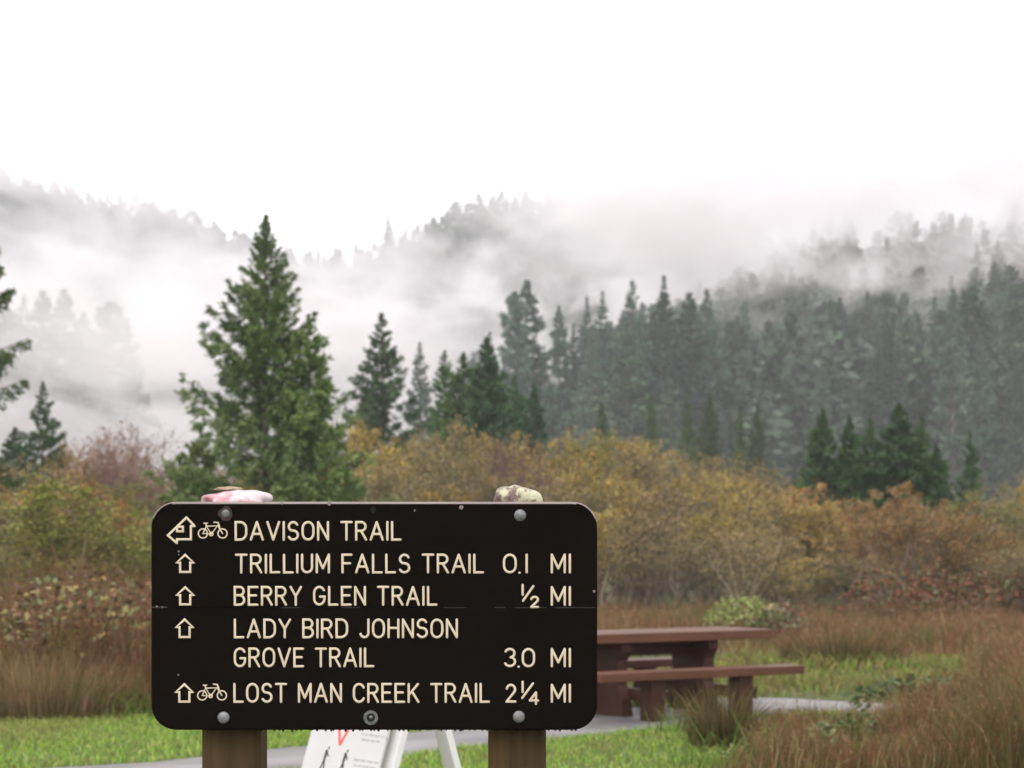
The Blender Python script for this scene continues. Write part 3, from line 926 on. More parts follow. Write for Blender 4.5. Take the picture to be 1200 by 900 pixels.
# green fringe where the lawn meets the tall growth
p2 = np.concatenate([scatter(-8, -0.5, 16.3, 17.9, 420), scatter(1.1, 3.2, 12.4, 16.2, 160), scatter(3, 8, 12.4, 16, 60)])
x, y = p2.T
p2 = p2[((y > 16) & (tall_left(x, y) > .05) & (fbm(x, y, 1.1, 81) > .42)) | ((x > 1) & (fbm(x, y, 1.4, 82) > .5) & ~in_poly(p2, path_poly))]
n = len(p2)
c = pick([(.10, .19, .03), (.15, .24, .04), (.09, .14, .03), (.20, .24, .06)], n)
G = Geo()
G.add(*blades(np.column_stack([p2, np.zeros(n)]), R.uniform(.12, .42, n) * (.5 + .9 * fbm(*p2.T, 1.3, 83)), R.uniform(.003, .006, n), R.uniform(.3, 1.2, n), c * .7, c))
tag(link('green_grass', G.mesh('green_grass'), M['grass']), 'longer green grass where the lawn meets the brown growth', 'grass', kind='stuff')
# right foreground
p2 = scatter(1.0, 8.0, 12.3, 16.3, 1100)
p2 = p2[~in_poly(p2, path_poly)]
x, y = p2.T
hm = tall_right(x, y) * (.16 + .42 * sstep(2.5, 3.7, x - .12 * (y - 13)) + .20 * (1 - sstep(12.9, 13.9, y))) * (.35 + 1.3 * fbm(x, y, 1.7, 22)) * (.6 + .8 * vnoise(x, y, 4.0, 66))
tall_patch('tall_grass', 'rusty brown tall grass in the right foreground before the path', p2, hm, [.33, .28, .15, .14, .10], .0035, .5, .4, tan=.22, green=.8, tone=.82)
# field behind
p2 = np.concatenate([scatter(2.5, 10, 17.3, 26, 420), scatter(0, 16, 26, 44, 150), scatter(-14, 0, 27, 40, 90)])
p2 = p2[~in_poly(p2, path_poly)]
x, y = p2.T
hm = np.where(y > 27, 1.0, tall_back(x, y)) * (.46 - .10 * sstep(26, 36, y)) * (.25 + 1.4 * fbm(x, y, .7, 23)) * (.6 + .8 * vnoise(x, y, 2.2, 67))
tall_patch('tall_grass', 'wide meadow of reddish brown dry grass between table and thicket', p2, hm, [.44, .26, .12, .11, .07], .007, .5, .3, tan=.12, green=.6, tone=.85)

# distinct rush tufts
def rush_tuft(pos, r, h, n, pal, label, group=None, lean=.35, wd=.0035):
    root = empty('rush_tuft', (pos[0], pos[1], 0))
    tag(root, label, 'grass tuft', group)
    for part, hh, pl, cnt in (('stems', h, pal, n), ('basal_leaves', h * .5, [(.05, .085, .015), (.09, .11, .025)], n // 3)):
        rr = r * np.sqrt(R.uniform(0, 1, cnt)); aa = R.uniform(0, 6.283, cnt)
        p = np.stack([rr * np.cos(aa), rr * np.sin(aa), np.zeros(cnt)], 1)
        c = pick(pl, cnt)
        G = Geo()
        hb = hh * R.uniform(.35, 1.1, cnt) * (1.05 - .45 * (rr / r) ** 2)
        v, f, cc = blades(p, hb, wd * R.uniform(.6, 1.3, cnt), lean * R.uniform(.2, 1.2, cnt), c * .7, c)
        v = v.reshape(cnt, 5, 3)
        ow = p * [1, 1, 0] / r * hb[:, None] * R.uniform(.2, .9, cnt)[:, None]
        v[:, 2:4] += ow[:, None] * .3; v[:, 4] += ow
        v = v.reshape(-1, 3)
        G.add(v, f, cc)
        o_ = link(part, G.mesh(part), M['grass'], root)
        o_['kind'] = 'stuff'
    return root
OLV = [(.16, .12, .04), (.10, .10, .03), (.24, .15, .07), (.08, .065, .03)]
rush_tuft((pxx(845, 14.4), 14.4), .22, .62, 900, OLV, 'dark olive rush tuft standing in front of the picnic bench')
rush_tuft((pxx(985, 24.5), 24.5), .75, .62, 900, OLV, 'round olive green rush tuft beyond the end of the bench', wd=.006)
rush_tuft((pxx(55, 17.2), 17.2), .75, .68, 1700, [(.34, .23, .125), (.25, .15, .08), (.17, .14, .06)], 'broad tan rush tuft at the lawn edge, far left', wd=.004)
rush_tuft((pxx(130, 17.4), 17.4), .30, .48, 500, [(.05, .13, .02), (.04, .09, .02)], 'small bright green rush tuft at the lawn edge left of the sign', wd=.004)
rush_tuft((pxx(1085, 14.2), 14.2), .35, .60, 800, [(.20, .10, .04), (.13, .08, .03), (.25, .15, .07)], 'brown rush tuft rising from the grass, lower right', wd=.0035)

# ------------------------------------------------------------------ leafy low plants
def leaf_plant(name, label, cat, pos, rx, ry, h, nl, size, pal, nst=14, stem_c=(.10, .05, .035), group=None):
    root = empty(name, (pos[0], pos[1], 0))
    tag(root, label, cat, group)
    G = Geo()
    for i in range(nst):
        b0_ = np.array([R.normal(0, rx * .45), R.normal(0, ry * .45), 0])
        t0 = b0_ + np.array([R.normal(0, rx * .35), R.normal(0, ry * .35), h * R.uniform(.55, 1)])
        ts = np.linspace(0, 1, 5)[:, None]
        pts = b0_ * (1 - ts) + t0 * ts + np.sin(ts * 3.14) * R.normal(0, .08, 3) * h
        G.add(*tube_geo(pts, np.linspace(.007, .002, 5), 3), stem_c)
    o_ = link('stems', G.mesh('stems'), M['bark'], root)
    o_['kind'] = 'stuff'
    a = R.uniform(0, 6.283, nl); rr = np.sqrt(R.uniform(0, 1, nl)) 
    z = h * (1 - (rr ** 2) * .45) * R.uniform(.30, 1.0, nl) ** .6
    p = np.stack([rr * rx * np.cos(a), rr * ry * np.sin(a), z], 1)
    d = unit(np.stack([np.cos(a) + R.normal(0, .6, nl), np.sin(a) + R.normal(0, .6, nl), R.normal(.1, .5, nl)], 1))
    s = unit(np.cross(d, unit(R.normal(0, 1, (nl, 3)) * [.5, .5, 1])))
    v, q = leaves_geo(p, d, s, size * R.uniform(.6, 1.3, nl), size * R.uniform(.25, .45, nl))
    G = Geo(); G.add(v, q, np.repeat(pick(pal, nl), 4, 0))
    link('leaves', G.mesh('leaves'), M['leaf'], root)
    return root
BR = [(.20, .25, .11), (.36, .27, .09), (.24, .12, .06), (.13, .075, .04), (.36, .32, .14), (.11, .055, .035), (.10, .10, .035), (.09, .05, .03)]
for i, (xp, D, hh, rx) in enumerate(((25, 19.2, 1.22, .8), (85, 18.6, 1.28, .7), (150, 19.4, 1.22, .75), (205, 20, 1.2, .7))):
    leaf_plant('bramble', ['yellowing bramble above the tan tuft at the far left edge', 'bramble with pale leaves second from the left edge', 'bramble with scattered yellow and red leaves beside the sign', 'bramble half hidden behind the left end of the sign'][i],
               'bramble', (pxx(xp, D), D), rx, .6, hh + .06, 480, .085, BR, 26, group='brambles left of the sign')
leaf_plant('leafy_bush', 'bright yellow green leafy bush behind the picnic table', 'bush', (pxx(872, 30), 30), .62, .5, .80, 700, .09, [(.30, .34, .10), (.38, .38, .14), (.20, .25, .07)], 16)
leaf_plant('leafy_bush', 'pale leaved bramble right of the bright bush behind the table', 'bush', (pxx(915, 29.5), 29.5), .4, .4, .68, 260, .10, [(.16, .20, .09), (.25, .22, .14), (.28, .12, .08), (.09, .12, .04)], 16)
leaf_plant('dock_plant', 'dark green leafy weed in the brown grass, lower right', 'weed', (pxx(1095, 16.9), 16.9), .75, .35, .38, 420, .085, [(.035, .07, .018), (.07, .11, .03), (.12, .16, .07)], 8)
leaf_plant('dock_plant', 'low green weed at the bottom of the right foreground', 'weed', (pxx(900, 13.3), 13.3), .3, .25, .16, 160, .05, [(.10, .17, .04), (.2, .22, .08)], 5)
for i, (xp, D, hh) in enumerate(((1000, 14.6, .26), (1150, 15.2, .40), (955, 13.6, .2))):
    leaf_plant('dock_plant', ['small leafy weed before the path end, right of the rush tuft', 'green weed among brown grass near the right edge', 'tiny weed at the bottom between the rush tuft and the right corner'][i], 'weed', (pxx(xp, D), D), .32, .25, hh, 170, .06, [(.06, .11, .03), (.11, .16, .045), (.18, .2, .09)], 6)
for i, xp in enumerate((1045, 1110, 1165, 1215)):
    leaf_plant('red_bramble', 'low red tinged bramble in front of the right thicket', 'bramble', (pxx(xp, 36 + i), 36 + i), 1.0, .7, 1.15, 500, .11, [(.17, .05, .03), (.14, .08, .035), (.22, .10, .05), (.15, .16, .07)], 20, (.12, .045, .03), 'red brambles before the right thicket')

# ------------------------------------------------------------------ deciduous thicket
def shrub_protos(kind, seed, hgt=4.5, rad_=1.35, nst=11, nleaf=3600, ltop=.45, lsize=.085, pal=None, twig=(.14, .115, .085), ntw=26):
    global R
    keep = R; R = np.random.default_rng(seed)
    G = Geo(); ends = []
    for i in range(nst):
        a = R.uniform(0, 6.283); lean = R.uniform(.1, 1) * rad_
        b0_ = np.array([R.normal(0, .22), R.normal(0, .22), -0.05])
        tip = np.array([math.cos(a) * lean, math.sin(a) * lean, hgt * R.uniform(.7, 1.0) * (1 - .22 * (lean / rad_) ** 2)])
        ts = np.linspace(0, 1, 8)
        bow = np.array([math.cos(a), math.sin(a), 0]) * R.uniform(-.1, .35) * lean
        wob = R.normal(0, .05, 3) * hgt * .3
        pts = b0_ + (tip - b0_) * ts[:, None] + np.sin(ts * np.pi)[:, None] * (bow + wob) + R.normal(0, .03, (8, 3))
        pale = R.uniform(.6, 2.6)
        G.add(*tube_geo(pts, np.linspace(R.uniform(.022, .045), .006, 8), 4), np.array(twig) * pale)
        for k in range(ntw):
            t0 = R.uniform(.18, .97)
            q = np.array([np.interp(t0, ts, pts[:, c_]) for c_ in range(3)])
            aa = R.uniform(0, 6.283); el = R.uniform(.25, 1.25)
            dr = np.array([math.cos(aa) * math.cos(el), math.sin(aa) * math.cos(el), math.sin(el)])
            ln_ = R.uniform(.35, 1.0) * (1.15 - .5 * t0) * hgt / 4.5
            tp = np.stack([q, q + dr * ln_ * .5 + R.normal(0, .04, 3), q + dr * ln_ + np.array([0, 0, .1 * ln_])])
            tp[:, 2] = np.minimum(tp[:, 2], hgt * 1.05)
            G.add(*tube_geo(tp, [.008, .005, .003], 3), np.array(twig) * R.uniform(.6, 1.5))
            ends.append((tp, t0))
            for m_ in range(3):
                f_ = R.uniform(.3, .95)
                q2 = tp[0] * (1 - f_) + tp[2] * f_
                d2 = unit(dr + R.normal(0, .55, 3)); l2 = ln_ * R.uniform(.3, .6)
                G.add(*tube_geo(np.stack([q2, q2 + d2 * l2]), [.005, .0025], 3), np.array(twig) * R.uniform(.6, 1.5))
                ends.append((np.stack([q2, q2 + d2 * l2 * .5, q2 + d2 * l2]), t0))
    stems = G.mesh(kind + '_stems')
    # leaves along twigs, denser high up
    E = np.stack([x_[0] for x_ in ends]); zz = E[:, 2, 2] / hgt
    wts = np.clip((zz - ltop * .5) / (1 - ltop * .5), 0.04, 1) ** 1.3
    # patchy: some twig groups keep more leaves
    wts *= np.clip(R.lognormal(0, .6, len(wts)), .2, 3); wts /= wts.sum()
    ix = R.choice(len(E), nleaf, p=wts); f_ = R.uniform(.25, 1.05, nleaf)[:, None]
    p = E[ix, 0] * (1 - f_) + E[ix, 2] * f_ + R.normal(0, .05, (nleaf, 3))
    d = unit(R.normal(0, 1, (nleaf, 3)) + [0, 0, -.3]); s = unit(np.cross(d, R.normal(0, 1, (nleaf, 3))))
    v, q = leaves_geo(p, d, s, lsize * R.uniform(.6, 1.3, nleaf), lsize * R.uniform(.25, .42, nleaf))
    cl = pick(pal, nleaf, None, .2)
    tone = np.array(pal)[R.choice(len(pal), len(E))]
    cl = cl * .55 + tone[ix] * .45
    G = Geo(); G.add(v, q, np.repeat(cl, 4, 0))
    lv = G.mesh(kind + '_leaves')
    R = keep
    return stems, lv
GOLD = [(0.448, 0.303, 0.067), (0.370, 0.274, 0.073), (0.302, 0.233, 0.067), (0.538, 0.384, 0.095), (0.224, 0.198, 0.067)]
BRN = [(0.300, 0.218, 0.090), (0.240, 0.193, 0.078), (0.336, 0.237, 0.090), (0.204, 0.187, 0.072)]
OLI = [(0.209, 0.209, 0.055), (0.154, 0.171, 0.044), (0.253, 0.231, 0.066), (0.297, 0.231, 0.077)]
ORA = [(.43, .22, .07), (.35, .19, .07), (.29, .18, .065), (.40, .25, .08)]
PRO = {
 'gold': [shrub_protos('gold_shrub', 11 + i, pal=GOLD, nleaf=3800) for i in range(3)],
 'brown': [shrub_protos('brown_shrub', 31 + i, pal=BRN, nleaf=2300, twig=(.16, .13, .10)) for i in range(3)],
 'olive': [shrub_protos('olive_shrub', 51 + i, pal=OLI, nleaf=4200, ltop=.2) for i in range(2)],
 'orange': [shrub_protos('orange_shrub', 71 + i, pal=ORA, nleaf=4200) for i in range(2)],
 'bare': [shrub_protos('bare_shrub', 91 + i, pal=[(.20, .12, .08), (.17, .10, .07)], nleaf=260, twig=(.24, .15, .125), ntw=38, nst=14) for i in range(2)],
}
ADJ = {'gold': 'golden leaved shrub', 'brown': 'thin leaved brown shrub', 'olive': 'olive green shrub', 'orange': 'orange brown shrub', 'bare': 'bare purplish twiggy shrub'}
def shrub(kind, xp, D, ytop, label=None, wide=1.0, group='shrubs of the thicket', tint=None):
    st, lv = random.choice(PRO[kind])
    hgt = CAMZ + (HY - ytop) / F * D
    root = empty('thicket_shrub', (pxx(xp, D), D, 0), random.uniform(0, 6.28))
    tag(root, label, 'shrub', group)
    zs_ = hgt / 4.5
    ws = wide * (0.55 + .45 * zs_)
    root.scale = (ws, ws, zs_)
    for nm, me, mt in (('stems', st, 'bark'), ('leaves', lv, 'leaf')):
        o_ = link(nm, me, M[mt], root)
        b_ = random.uniform(.82, 1.18)
        tt = tint or (1, 1, 1)
        o_.color = (b_ * tt[0] * random.uniform(.95, 1.05), b_ * tt[1], b_ * tt[2] * random.uniform(.9, 1.1), 1)
    return root
# outline of the thicket in the photograph: column -> top row
TX = [-120, 0, 60, 120, 190, 240, 420, 470, 530, 600, 680, 740, 800, 860, 920, 960, 1000, 1040, 1090, 1140, 1200, 1320]
TY = [515, 518, 525, 505, 520, 530, 488, 492, 482, 492, 486, 496, 508, 518, 530, 548, 566, 572, 575, 578, 545, 540]
def ttop(x): return float(np.interp(x, TX, TY))
zone = lambda x: 'left of the tall spruce' if x < 200 else ('behind the trail sign' if x < 690 else ('behind the picnic table' if x < 960 else 'at the right'))
for row, (D0_, st_, dy) in enumerate(((60, 46, 0), (52, 50, 14), (46, 54, 48), (41, 62, 95))):
    xcur = -110 + row * 17
    while xcur < 1310:
        xj = xcur + random.uniform(-14, 14)
        D = D0_ + random.uniform(-2.5, 2.5)
        yt = ttop(xj) + dy * random.uniform(.6, 1.3) + random.uniform(-6, 12)
        big = (row >= 2 and 170 < xj < 440)            # room for the big spruce
        rr_ = random.random()
        if xj < 215: kd = 'brown' if rr_ < .4 else ('orange' if rr_ < .7 else ('olive' if rr_ < .85 else 'gold'))
        elif xj < 690: kd = 'gold' if rr_ < (.6 if row < 2 else .3) else ('brown' if rr_ < .9 else 'olive')
        elif xj < 980: kd = 'gold' if rr_ < .42 else ('brown' if rr_ < .82 else ('olive' if rr_ < .93 else 'orange'))
        else: kd = 'orange' if rr_ < .3 else ('brown' if rr_ < .65 else ('gold' if rr_ < .85 else 'olive'))
        if not big and yt < 660:
            shrub(kd, xj, D, yt, '%s, %s row of thicket %s' % (ADJ[kd], ('back', 'third', 'second', 'front')[row], zone(xj)), 1.0 + .12 * random.random())
        xcur += st_
# low dense growth closing the foot of the thicket
xcur = 560
while xcur < 1320:
    shrub('olive', xcur + random.uniform(-12, 12), 64 + random.uniform(-1.5, 1.5), 598 + random.uniform(-10, 10) + max(0, xcur - 900) * .05, 'low dense shrub closing the foot of the thicket %s' % zone(xcur), 1.5, tint=(1.0, .85, .8))
    xcur += 42
# particular shrubs
shrub('olive', 60, 27, 562, 'olive green willow shrub above the brambles at the left edge', 1.25, tint=(1.0, 1.12, .8))
shrub('olive', 150, 28, 585, 'low olive green shrub between bramble and sign, left side', 1.1, tint=(1.0, 1.1, .8))
shrub('brown', 0, 28, 575, 'brown shrub at the far left edge behind the brambles', 1.1)
shrub('bare', 130, 50, 488, 'bare purplish twiggy shrub left of the tall spruce, leftmost', 1.2)
shrub('bare', 168, 50, 494, 'bare purplish twiggy shrub touching the tall spruce', 1.1)
shrub('bare', 600, 47, 490, 'dark bare shrub among gold leaves behind the right post', 1.0, tint=(.7, .7, .7))
shrub('orange', 1050, 43, 565, 'orange leaved shrub standing out at the right of the thicket', 1.15)
shrub('orange', 1140, 44, 590, 'orange brown shrub near the right edge before the conifers', 1.1)
shrub('olive', 1165, 47, 558, 'rounded olive shrub at the right edge', 1.1)

# ------------------------------------------------------------------ conifers
def conifer(seed, h, r, nbr, ntw, nel, el_len, el_w, pal, droop=.25, power=.85, up=.25, gap=0.0, t0=0.03, jag=.3, dens_in=.25, trunk_r=None, hang=.35, sides=6):
    """returns crown mesh, trunk mesh; origin at the base"""
    rr = np.random.default_rng(seed)
    nw = max(6, nbr // 7)                                                # whorls of limbs
    wu = np.linspace(0, 1, nw); wl = t0 + (.992 - t0) * (1 - (1 - wu) ** 1.5) + rr.normal(0, .25 / nw, nw) * (1 - wu)
    t = np.clip(wl[np.arange(nbr) % nw] + rr.normal(0, .22 / nw, nbr) * (1 - wu[np.arange(nbr) % nw]), t0, .995)
    az = rr.uniform(0, 2 * np.pi, nbr)
    if gap:
        keep = vnoise(t * 14, az * 2.2, 1.0, seed) > gap * (t < .93)
        t, az = t[keep], az[keep]; nbr = len(t)
    L = r * (1 - t) ** power * rr.uniform(1 - jag, 1 + jag * .75, nbr) * (0.80 + .20 * sstep(0, .12, t))
    L = np.maximum(L, r * .012)
    slope = (up + .45 * t - droop * (1 - t)) + rr.normal(0, .10, nbr)      # tangent of the limb angle
    out = np.stack([np.cos(az), np.sin(az), np.zeros(nbr)], 1)
    side = np.stack([-np.sin(az), np.cos(az), np.zeros(nbr)], 1)
    base = np.stack([np.zeros(nbr), np.zeros(nbr), t * h], 1)
    def limb(i, f):                                                      # point on limb i at fraction f
        f = f[:, None]
        z = slope[i][:, None] * L[i][:, None] * f - droop * L[i][:, None] * f ** 2 * .5 + .22 * L[i][:, None] * np.maximum(f - .55, 0) ** 1.5
        return base[i] + out[i] * (L[i][:, None] * f) + np.concatenate([np.zeros((len(i), 2)), z], 1)
    # twigs
    i = np.repeat(np.arange(nbr), ntw); m = len(i)
    f = dens_in + (1 - dens_in) * rr.uniform(0, 1, m) ** .75
    sg = rr.choice([-1, 1], m)
    p0 = limb(i, f)
    tl = L[i] * .30 * (1.15 - f) * rr.uniform(.4, 1.2, m) + el_len * .4 * np.minimum(1, L[i] / (r * .5))
    td = unit(out[i] * rr.uniform(.35, 1.0, m)[:, None] + side[i] * (sg * rr.uniform(.2, 1, m))[:, None] + np.array([0, 0, 1]) * rr.normal(.02 - hang * .4, .22, m)[:, None])
    # needle sprays along twigs
    j = np.repeat(np.arange(m), nel); k = len(j)
    g_ = rr.uniform(0, 1, k)
    esc = np.clip(L[i][j] / (r * .45), .16, 1)
    p = p0[j] + td[j] * (tl[j] * g_)[:, None] + rr.normal(0, 1, (k, 3)) * (el_len * .14 * esc)[:, None]
    p[:, 2] -= hang * tl[j] * g_ ** 2 * .6
    d = unit(td[j] + rr.normal(0, .5, (k, 3)) + np.array([0, 0, -hang * .5]))
    s = unit(np.cross(d, rr.normal(0, 1, (k, 3))))
    v, q = leaves_geo(p, d, s, el_len * esc * rr.uniform(.6, 1.35, k), el_w * (.4 + .6 * esc) * rr.uniform(.6, 1.4, k))
    # leader at the very top
    nl_ = 30
    lz = h * (1 - .09 * rr.uniform(0, 1, nl_)); la = rr.uniform(0, 6.283, nl_)
    lp = np.stack([np.cos(la) * (h - lz) * .05, np.sin(la) * (h - lz) * .05, lz - el_len * .3], 1)
    ld_ = unit(np.stack([np.cos(la) * .6, np.sin(la) * .6, np.ones(nl_)], 1)); ls = unit(np.cross(ld_, rr.normal(0, 1, (nl_, 3))))
    v2, q2 = leaves_geo(lp, ld_, ls, el_len * rr.uniform(.3, .6, nl_), el_w * rr.uniform(.3, .8, nl_))
    pal_ = np.array(pal)
    cb = pal_[rr.choice(len(pal_), nbr)][i][j] * .5 + pal_[rr.choice(len(pal_), k)] * .5
    cb = cb * rr.normal(1, .16, (k, 1)).clip(.5, 1.5)
    G = Geo(); G.add(v, q, np.repeat(cb, 4, 0)); G.add(v2, q2, np.repeat(pal_[rr.choice(len(pal_), nl_)], 4, 0))
    crown = G.mesh('crown')
    G = Geo()
    tr = trunk_r or h * .013
    zz = np.linspace(-.15, h * .97, 9)
    pts = np.stack([np.cumsum(rr.normal(0, h * .0012, 9)), np.cumsum(rr.normal(0, h * .0012, 9)), zz], 1)
    G.add(*tube_geo(pts, np.linspace(tr, tr * .08, 9), sides), (.075, .055, .045))
    for b in range(0, nbr, max(1, nbr // 140)):
        ff = np.linspace(0, .92, 4); pt = limb(np.full(4, b), ff)
        G.add(*tube_geo(pt, np.linspace(tr * .22, tr * .05, 4) * (.4 + L[b] / r), 3), (.08, .06, .045))
    return crown, G.mesh('trunk', True)

SPR = [(0.106, 0.181, 0.053), (0.144, 0.231, 0.069), (0.200, 0.281, 0.085), (0.075, 0.131, 0.048), (0.263, 0.325, 0.106)]
DARK = [(0.058, 0.104, 0.049), (0.078, 0.130, 0.058), (0.111, 0.163, 0.068), (0.046, 0.081, 0.042)]
def tree(name, label, meshes, loc, rz=0.0, scale=(1, 1, 1), group=None, tint=None):
    root = empty(name, loc, rz)
    root.scale = scale
    tag(root, label, 'tree', group)
    a = link('crown', meshes[0], M['needle'], root)
    b = link('trunk', meshes[1], M['bark'], root)
    if tint: a.color = (*tint, 1)
    return root

# the tall spruce left of centre
BD = 42.0
bh = CAMZ + (HY - 250) / F * BD
big = conifer(101, bh, 2.55, 520, 20, 13, .125, .019, SPR, droop=.0, power=1.0, up=.42, jag=.45, hang=.06, t0=.05, dens_in=.12, gap=.22)
tree('spruce_tree', 'tall bright green spruce rising behind the left half of the sign', big, (pxx(312, BD), BD, 0), .6)
sd2 = conifer(107, 6.6, 1.2, 210, 12, 9, .15, .026, SPR, droop=.05, power=.85, up=.45, jag=.4, hang=.12, t0=.06, gap=.1)
tree('spruce_tree', 'smaller green spruce merging with the right side of the tall spruce', sd2, (pxx(362, BD - .6), BD - .6, 0), 1.1, tint=(1.1, 1.12, 1.0))
sd3 = conifer(109, 3.9, 1.25, 140, 12, 9, .15, .026, SPR, droop=.1, power=.7, up=.4, jag=.4, hang=.15, t0=.04)
tree('spruce_tree', 'low spreading spruce at the left foot of the tall spruce', sd3, (pxx(232, BD + .5), BD + .5, 0), 2.0, tint=(1.1, .95, .9))

# left edge tree with drooping boughs
ed = conifer(113, 7.7, 1.85, 120, 17, 14, .13, .020, DARK + [(.12, .11, .06)], droop=.30, power=.5, up=.42, gap=.42, jag=.4, hang=.8, t0=.2, dens_in=.35)
tree('drooping_spruce_tree', 'dark spruce with drooping boughs cut by the left picture edge', ed, (pxx(-50, 38), 38, 0), .35, tint=(1.35, 1.25, 1.1))

MID = [conifer(201, 8.0, 2.25, 230, 14, 8, .20, .034, DARK, droop=.08, power=.92, up=.20, jag=.42, hang=.15, gap=.10, dens_in=.12),
       conifer(203, 8.0, 2.0, 260, 14, 8, .20, .036, DARK, droop=.10, power=.82, up=.32, jag=.4, hang=.2, gap=.05, dens_in=.12),
       conifer(205, 8.0, 1.9, 225, 13, 8, .20, .034, DARK + SPR[:2], droop=.1, power=.88, up=.35, jag=.5, hang=.2, gap=.12, dens_in=.12)]
def midtree(k, xp, D, ytop, label, wide=1.0, tint=None, group=None):
    hgt = CAMZ + (HY - ytop) / F * D
    s_ = hgt / 8.0
    return tree('conifer_tree', label, MID[k], (pxx(xp, D), D, 0), random.uniform(0, 6.28), (s_ * wide, s_ * wide, s_), group, tint)
midtree(0, 447, 72, 366, 'lone conifer with open level branches right of the tall spruce', 1.02, (1.15, 1.15, 1.1))
midtree(0, 50, 62, 446, 'small pointed conifer near the left edge before the fog', .8, (1.0, 1.05, .95))
midtree(1, 18, 66, 500, 'dark conifer half hidden under the drooping boughs at the left', 1.2)
midtree(1, 570, 66, 394, 'dark green conifer on the right of the pair above the gold shrubs', .85, (.9, 1.1, .95))
midtree(2, 543, 70, 412, 'leaning dark conifer on the left of the pair above the gold shrubs', 1.1, (1.0, 1.05, .9))
midtree(2, 603, 74, 440, 'small conifer just right of the dark pair', .8, (.8, 1.1, 1.1))
midtree(1, 626, 70, 448, 'slim dark conifer at the end of the gold shrubs', .6, (.7, 1.0, 1.0))
midtree(2, 521, 78, 410, 'hazy green conifer just left of the dark pair', .8, (1.0, 1.2, 1.1))
for xp, yt, k, wd_, lb in ((763, 458, 2, .6, 'thin spire conifer behind the thicket, leftmost of the small row'), (806, 456, 2, .6, 'slim conifer second in the small row behind the thicket'),
                           (832, 458, 1, .75, 'fuller conifer in the middle of the small row behind the thicket'), (867, 470, 2, .6, 'slender conifer fourth in the small row behind the thicket'),
                           (888, 470, 1, .7, 'conifer at the right end of the small row behind the thicket'), (705, 470, 1, .7, 'short conifer barely above the gold shrubs behind the sign end')):
    midtree(k, xp, 112, yt, lb, wd_ * .72, (1.0, .95, .85))
for xp, yt, k, wd_, lb in ((964, 478, 1, .85, 'dark conifer at the left end of the right conifer clump'), (995, 486, 1, .75, 'second conifer from the left in the right conifer clump'),
                           (1019, 488, 2, .7, 'narrow conifer left of the tallest in the right clump'), (1053, 472, 1, 1.15, 'tallest bright green conifer of the right clump'),
                           (1080, 486, 2, .8, 'conifer right of the tallest in the right clump'), (1098, 520, 1, .9, 'short conifer at the right end of the right clump'),
                           (1030, 530, 1, .8, 'short bright conifer at the foot of the tallest in the right clump'),
                           (1137, 505, 2, .6, 'thin brownish conifer right of the conifer clump')):
    midtree(k, xp, 58, yt, lb, wd_, (.95, 1.15, .9) if k == 1 else (.85, 1.0, .85))

# forest on the slopes
FARP = []
for i in range(7):
    gp = (.0, .12, .05, .25, .05, .15, .08)[i]
    c_, t_ = conifer(301 + i, 32.0, (5.2, 4.2, 6.0, 4.4, 5.6, 4.0, 5.2)[i], 220, 8, 4, .85, .17, [(.05, .082, .052), (.07, .112, .075), (.042, .07, .052), (.09, .13, .08)],
                     droop=.2, power=(.9, .62, 1.0, .5, .8, .7, .9)[i], up=.2, gap=gp, jag=.4, hang=.3, t0=.12, trunk_r=.45, sides=5)
    # one mesh for a far tree: crown faces then trunk faces
    bm = bmesh.new(); bm.from_mesh(c_); nf = len(bm.faces); bm.from_mesh(t_)
    me = bpy.data.meshes.new('far_conifer')
    for k_, f_ in enumerate(bm.faces): f_.material_index = 0 if k_ < nf else 1
    bm.to_mesh(me); bm.free()
    me.materials.append(M['needle']); me.materials.append(M['bark'])
    FARP.append(me)

def far_tree(xp, D, ytop, label, group, k=None, wide=1.0, tint=(1, 1, 1)):
    X = pxx(xp, D); zb = float(H(X, D)) if D > 190 else 0.0
    zb = max(zb, 0.0) - .3
    hgt = CAMZ + (HY - ytop) / F * D - zb
    o_ = link('forest_conifer', FARP[k if k is not None else random.randrange(7)])
    o_.location = (X, D, zb); o_.rotation_euler = (0, 0, random.uniform(0, 6.28))
    s_ = hgt / 32.0
    o_.scale = (s_ * wide, s_ * wide, s_)
    b_ = random.uniform(.6, 1.7)
    o_.color = (b_ * tint[0], b_ * tint[1], b_ * tint[2], 1)
    tag(o_, label, 'tree', group)
    return o_
for xp, yt, k, wd_, lb in ((492, 400, 0, 1.0, 'bluish misty conifer right of the lone open branched conifer'), (618, 328, 1, .95, 'tallest misty conifer left of the forest slope'),
                           (602, 342, 3, .7, 'misty conifer leaning against the tallest one on its left'), (655, 358, 5, .8, 'bare topped thin conifer right of the tallest misty one'),
                           (574, 388, 0, .8, 'misty conifer rising just behind the dark green pair'), (672, 378, 0, .7, 'short misty conifer between the thin one and the forest slope'),
                           (688, 346, 2, .8, 'misty conifer at the left end of the forest wall'), (706, 340, 0, .8, 'pointed misty conifer second along the forest wall'), (741, 328, 4, .8, 'pointed misty conifer third along the forest wall'),
                           (778, 322, 2, 1.0, 'broad misty conifer high on the forest wall'), (828, 338, 4, .85, 'misty conifer right of the broad one on the forest wall')):
    far_tree(xp, random.uniform(226, 245), yt, lb, None, k, wd_, (.85, 1.0, 1.1))
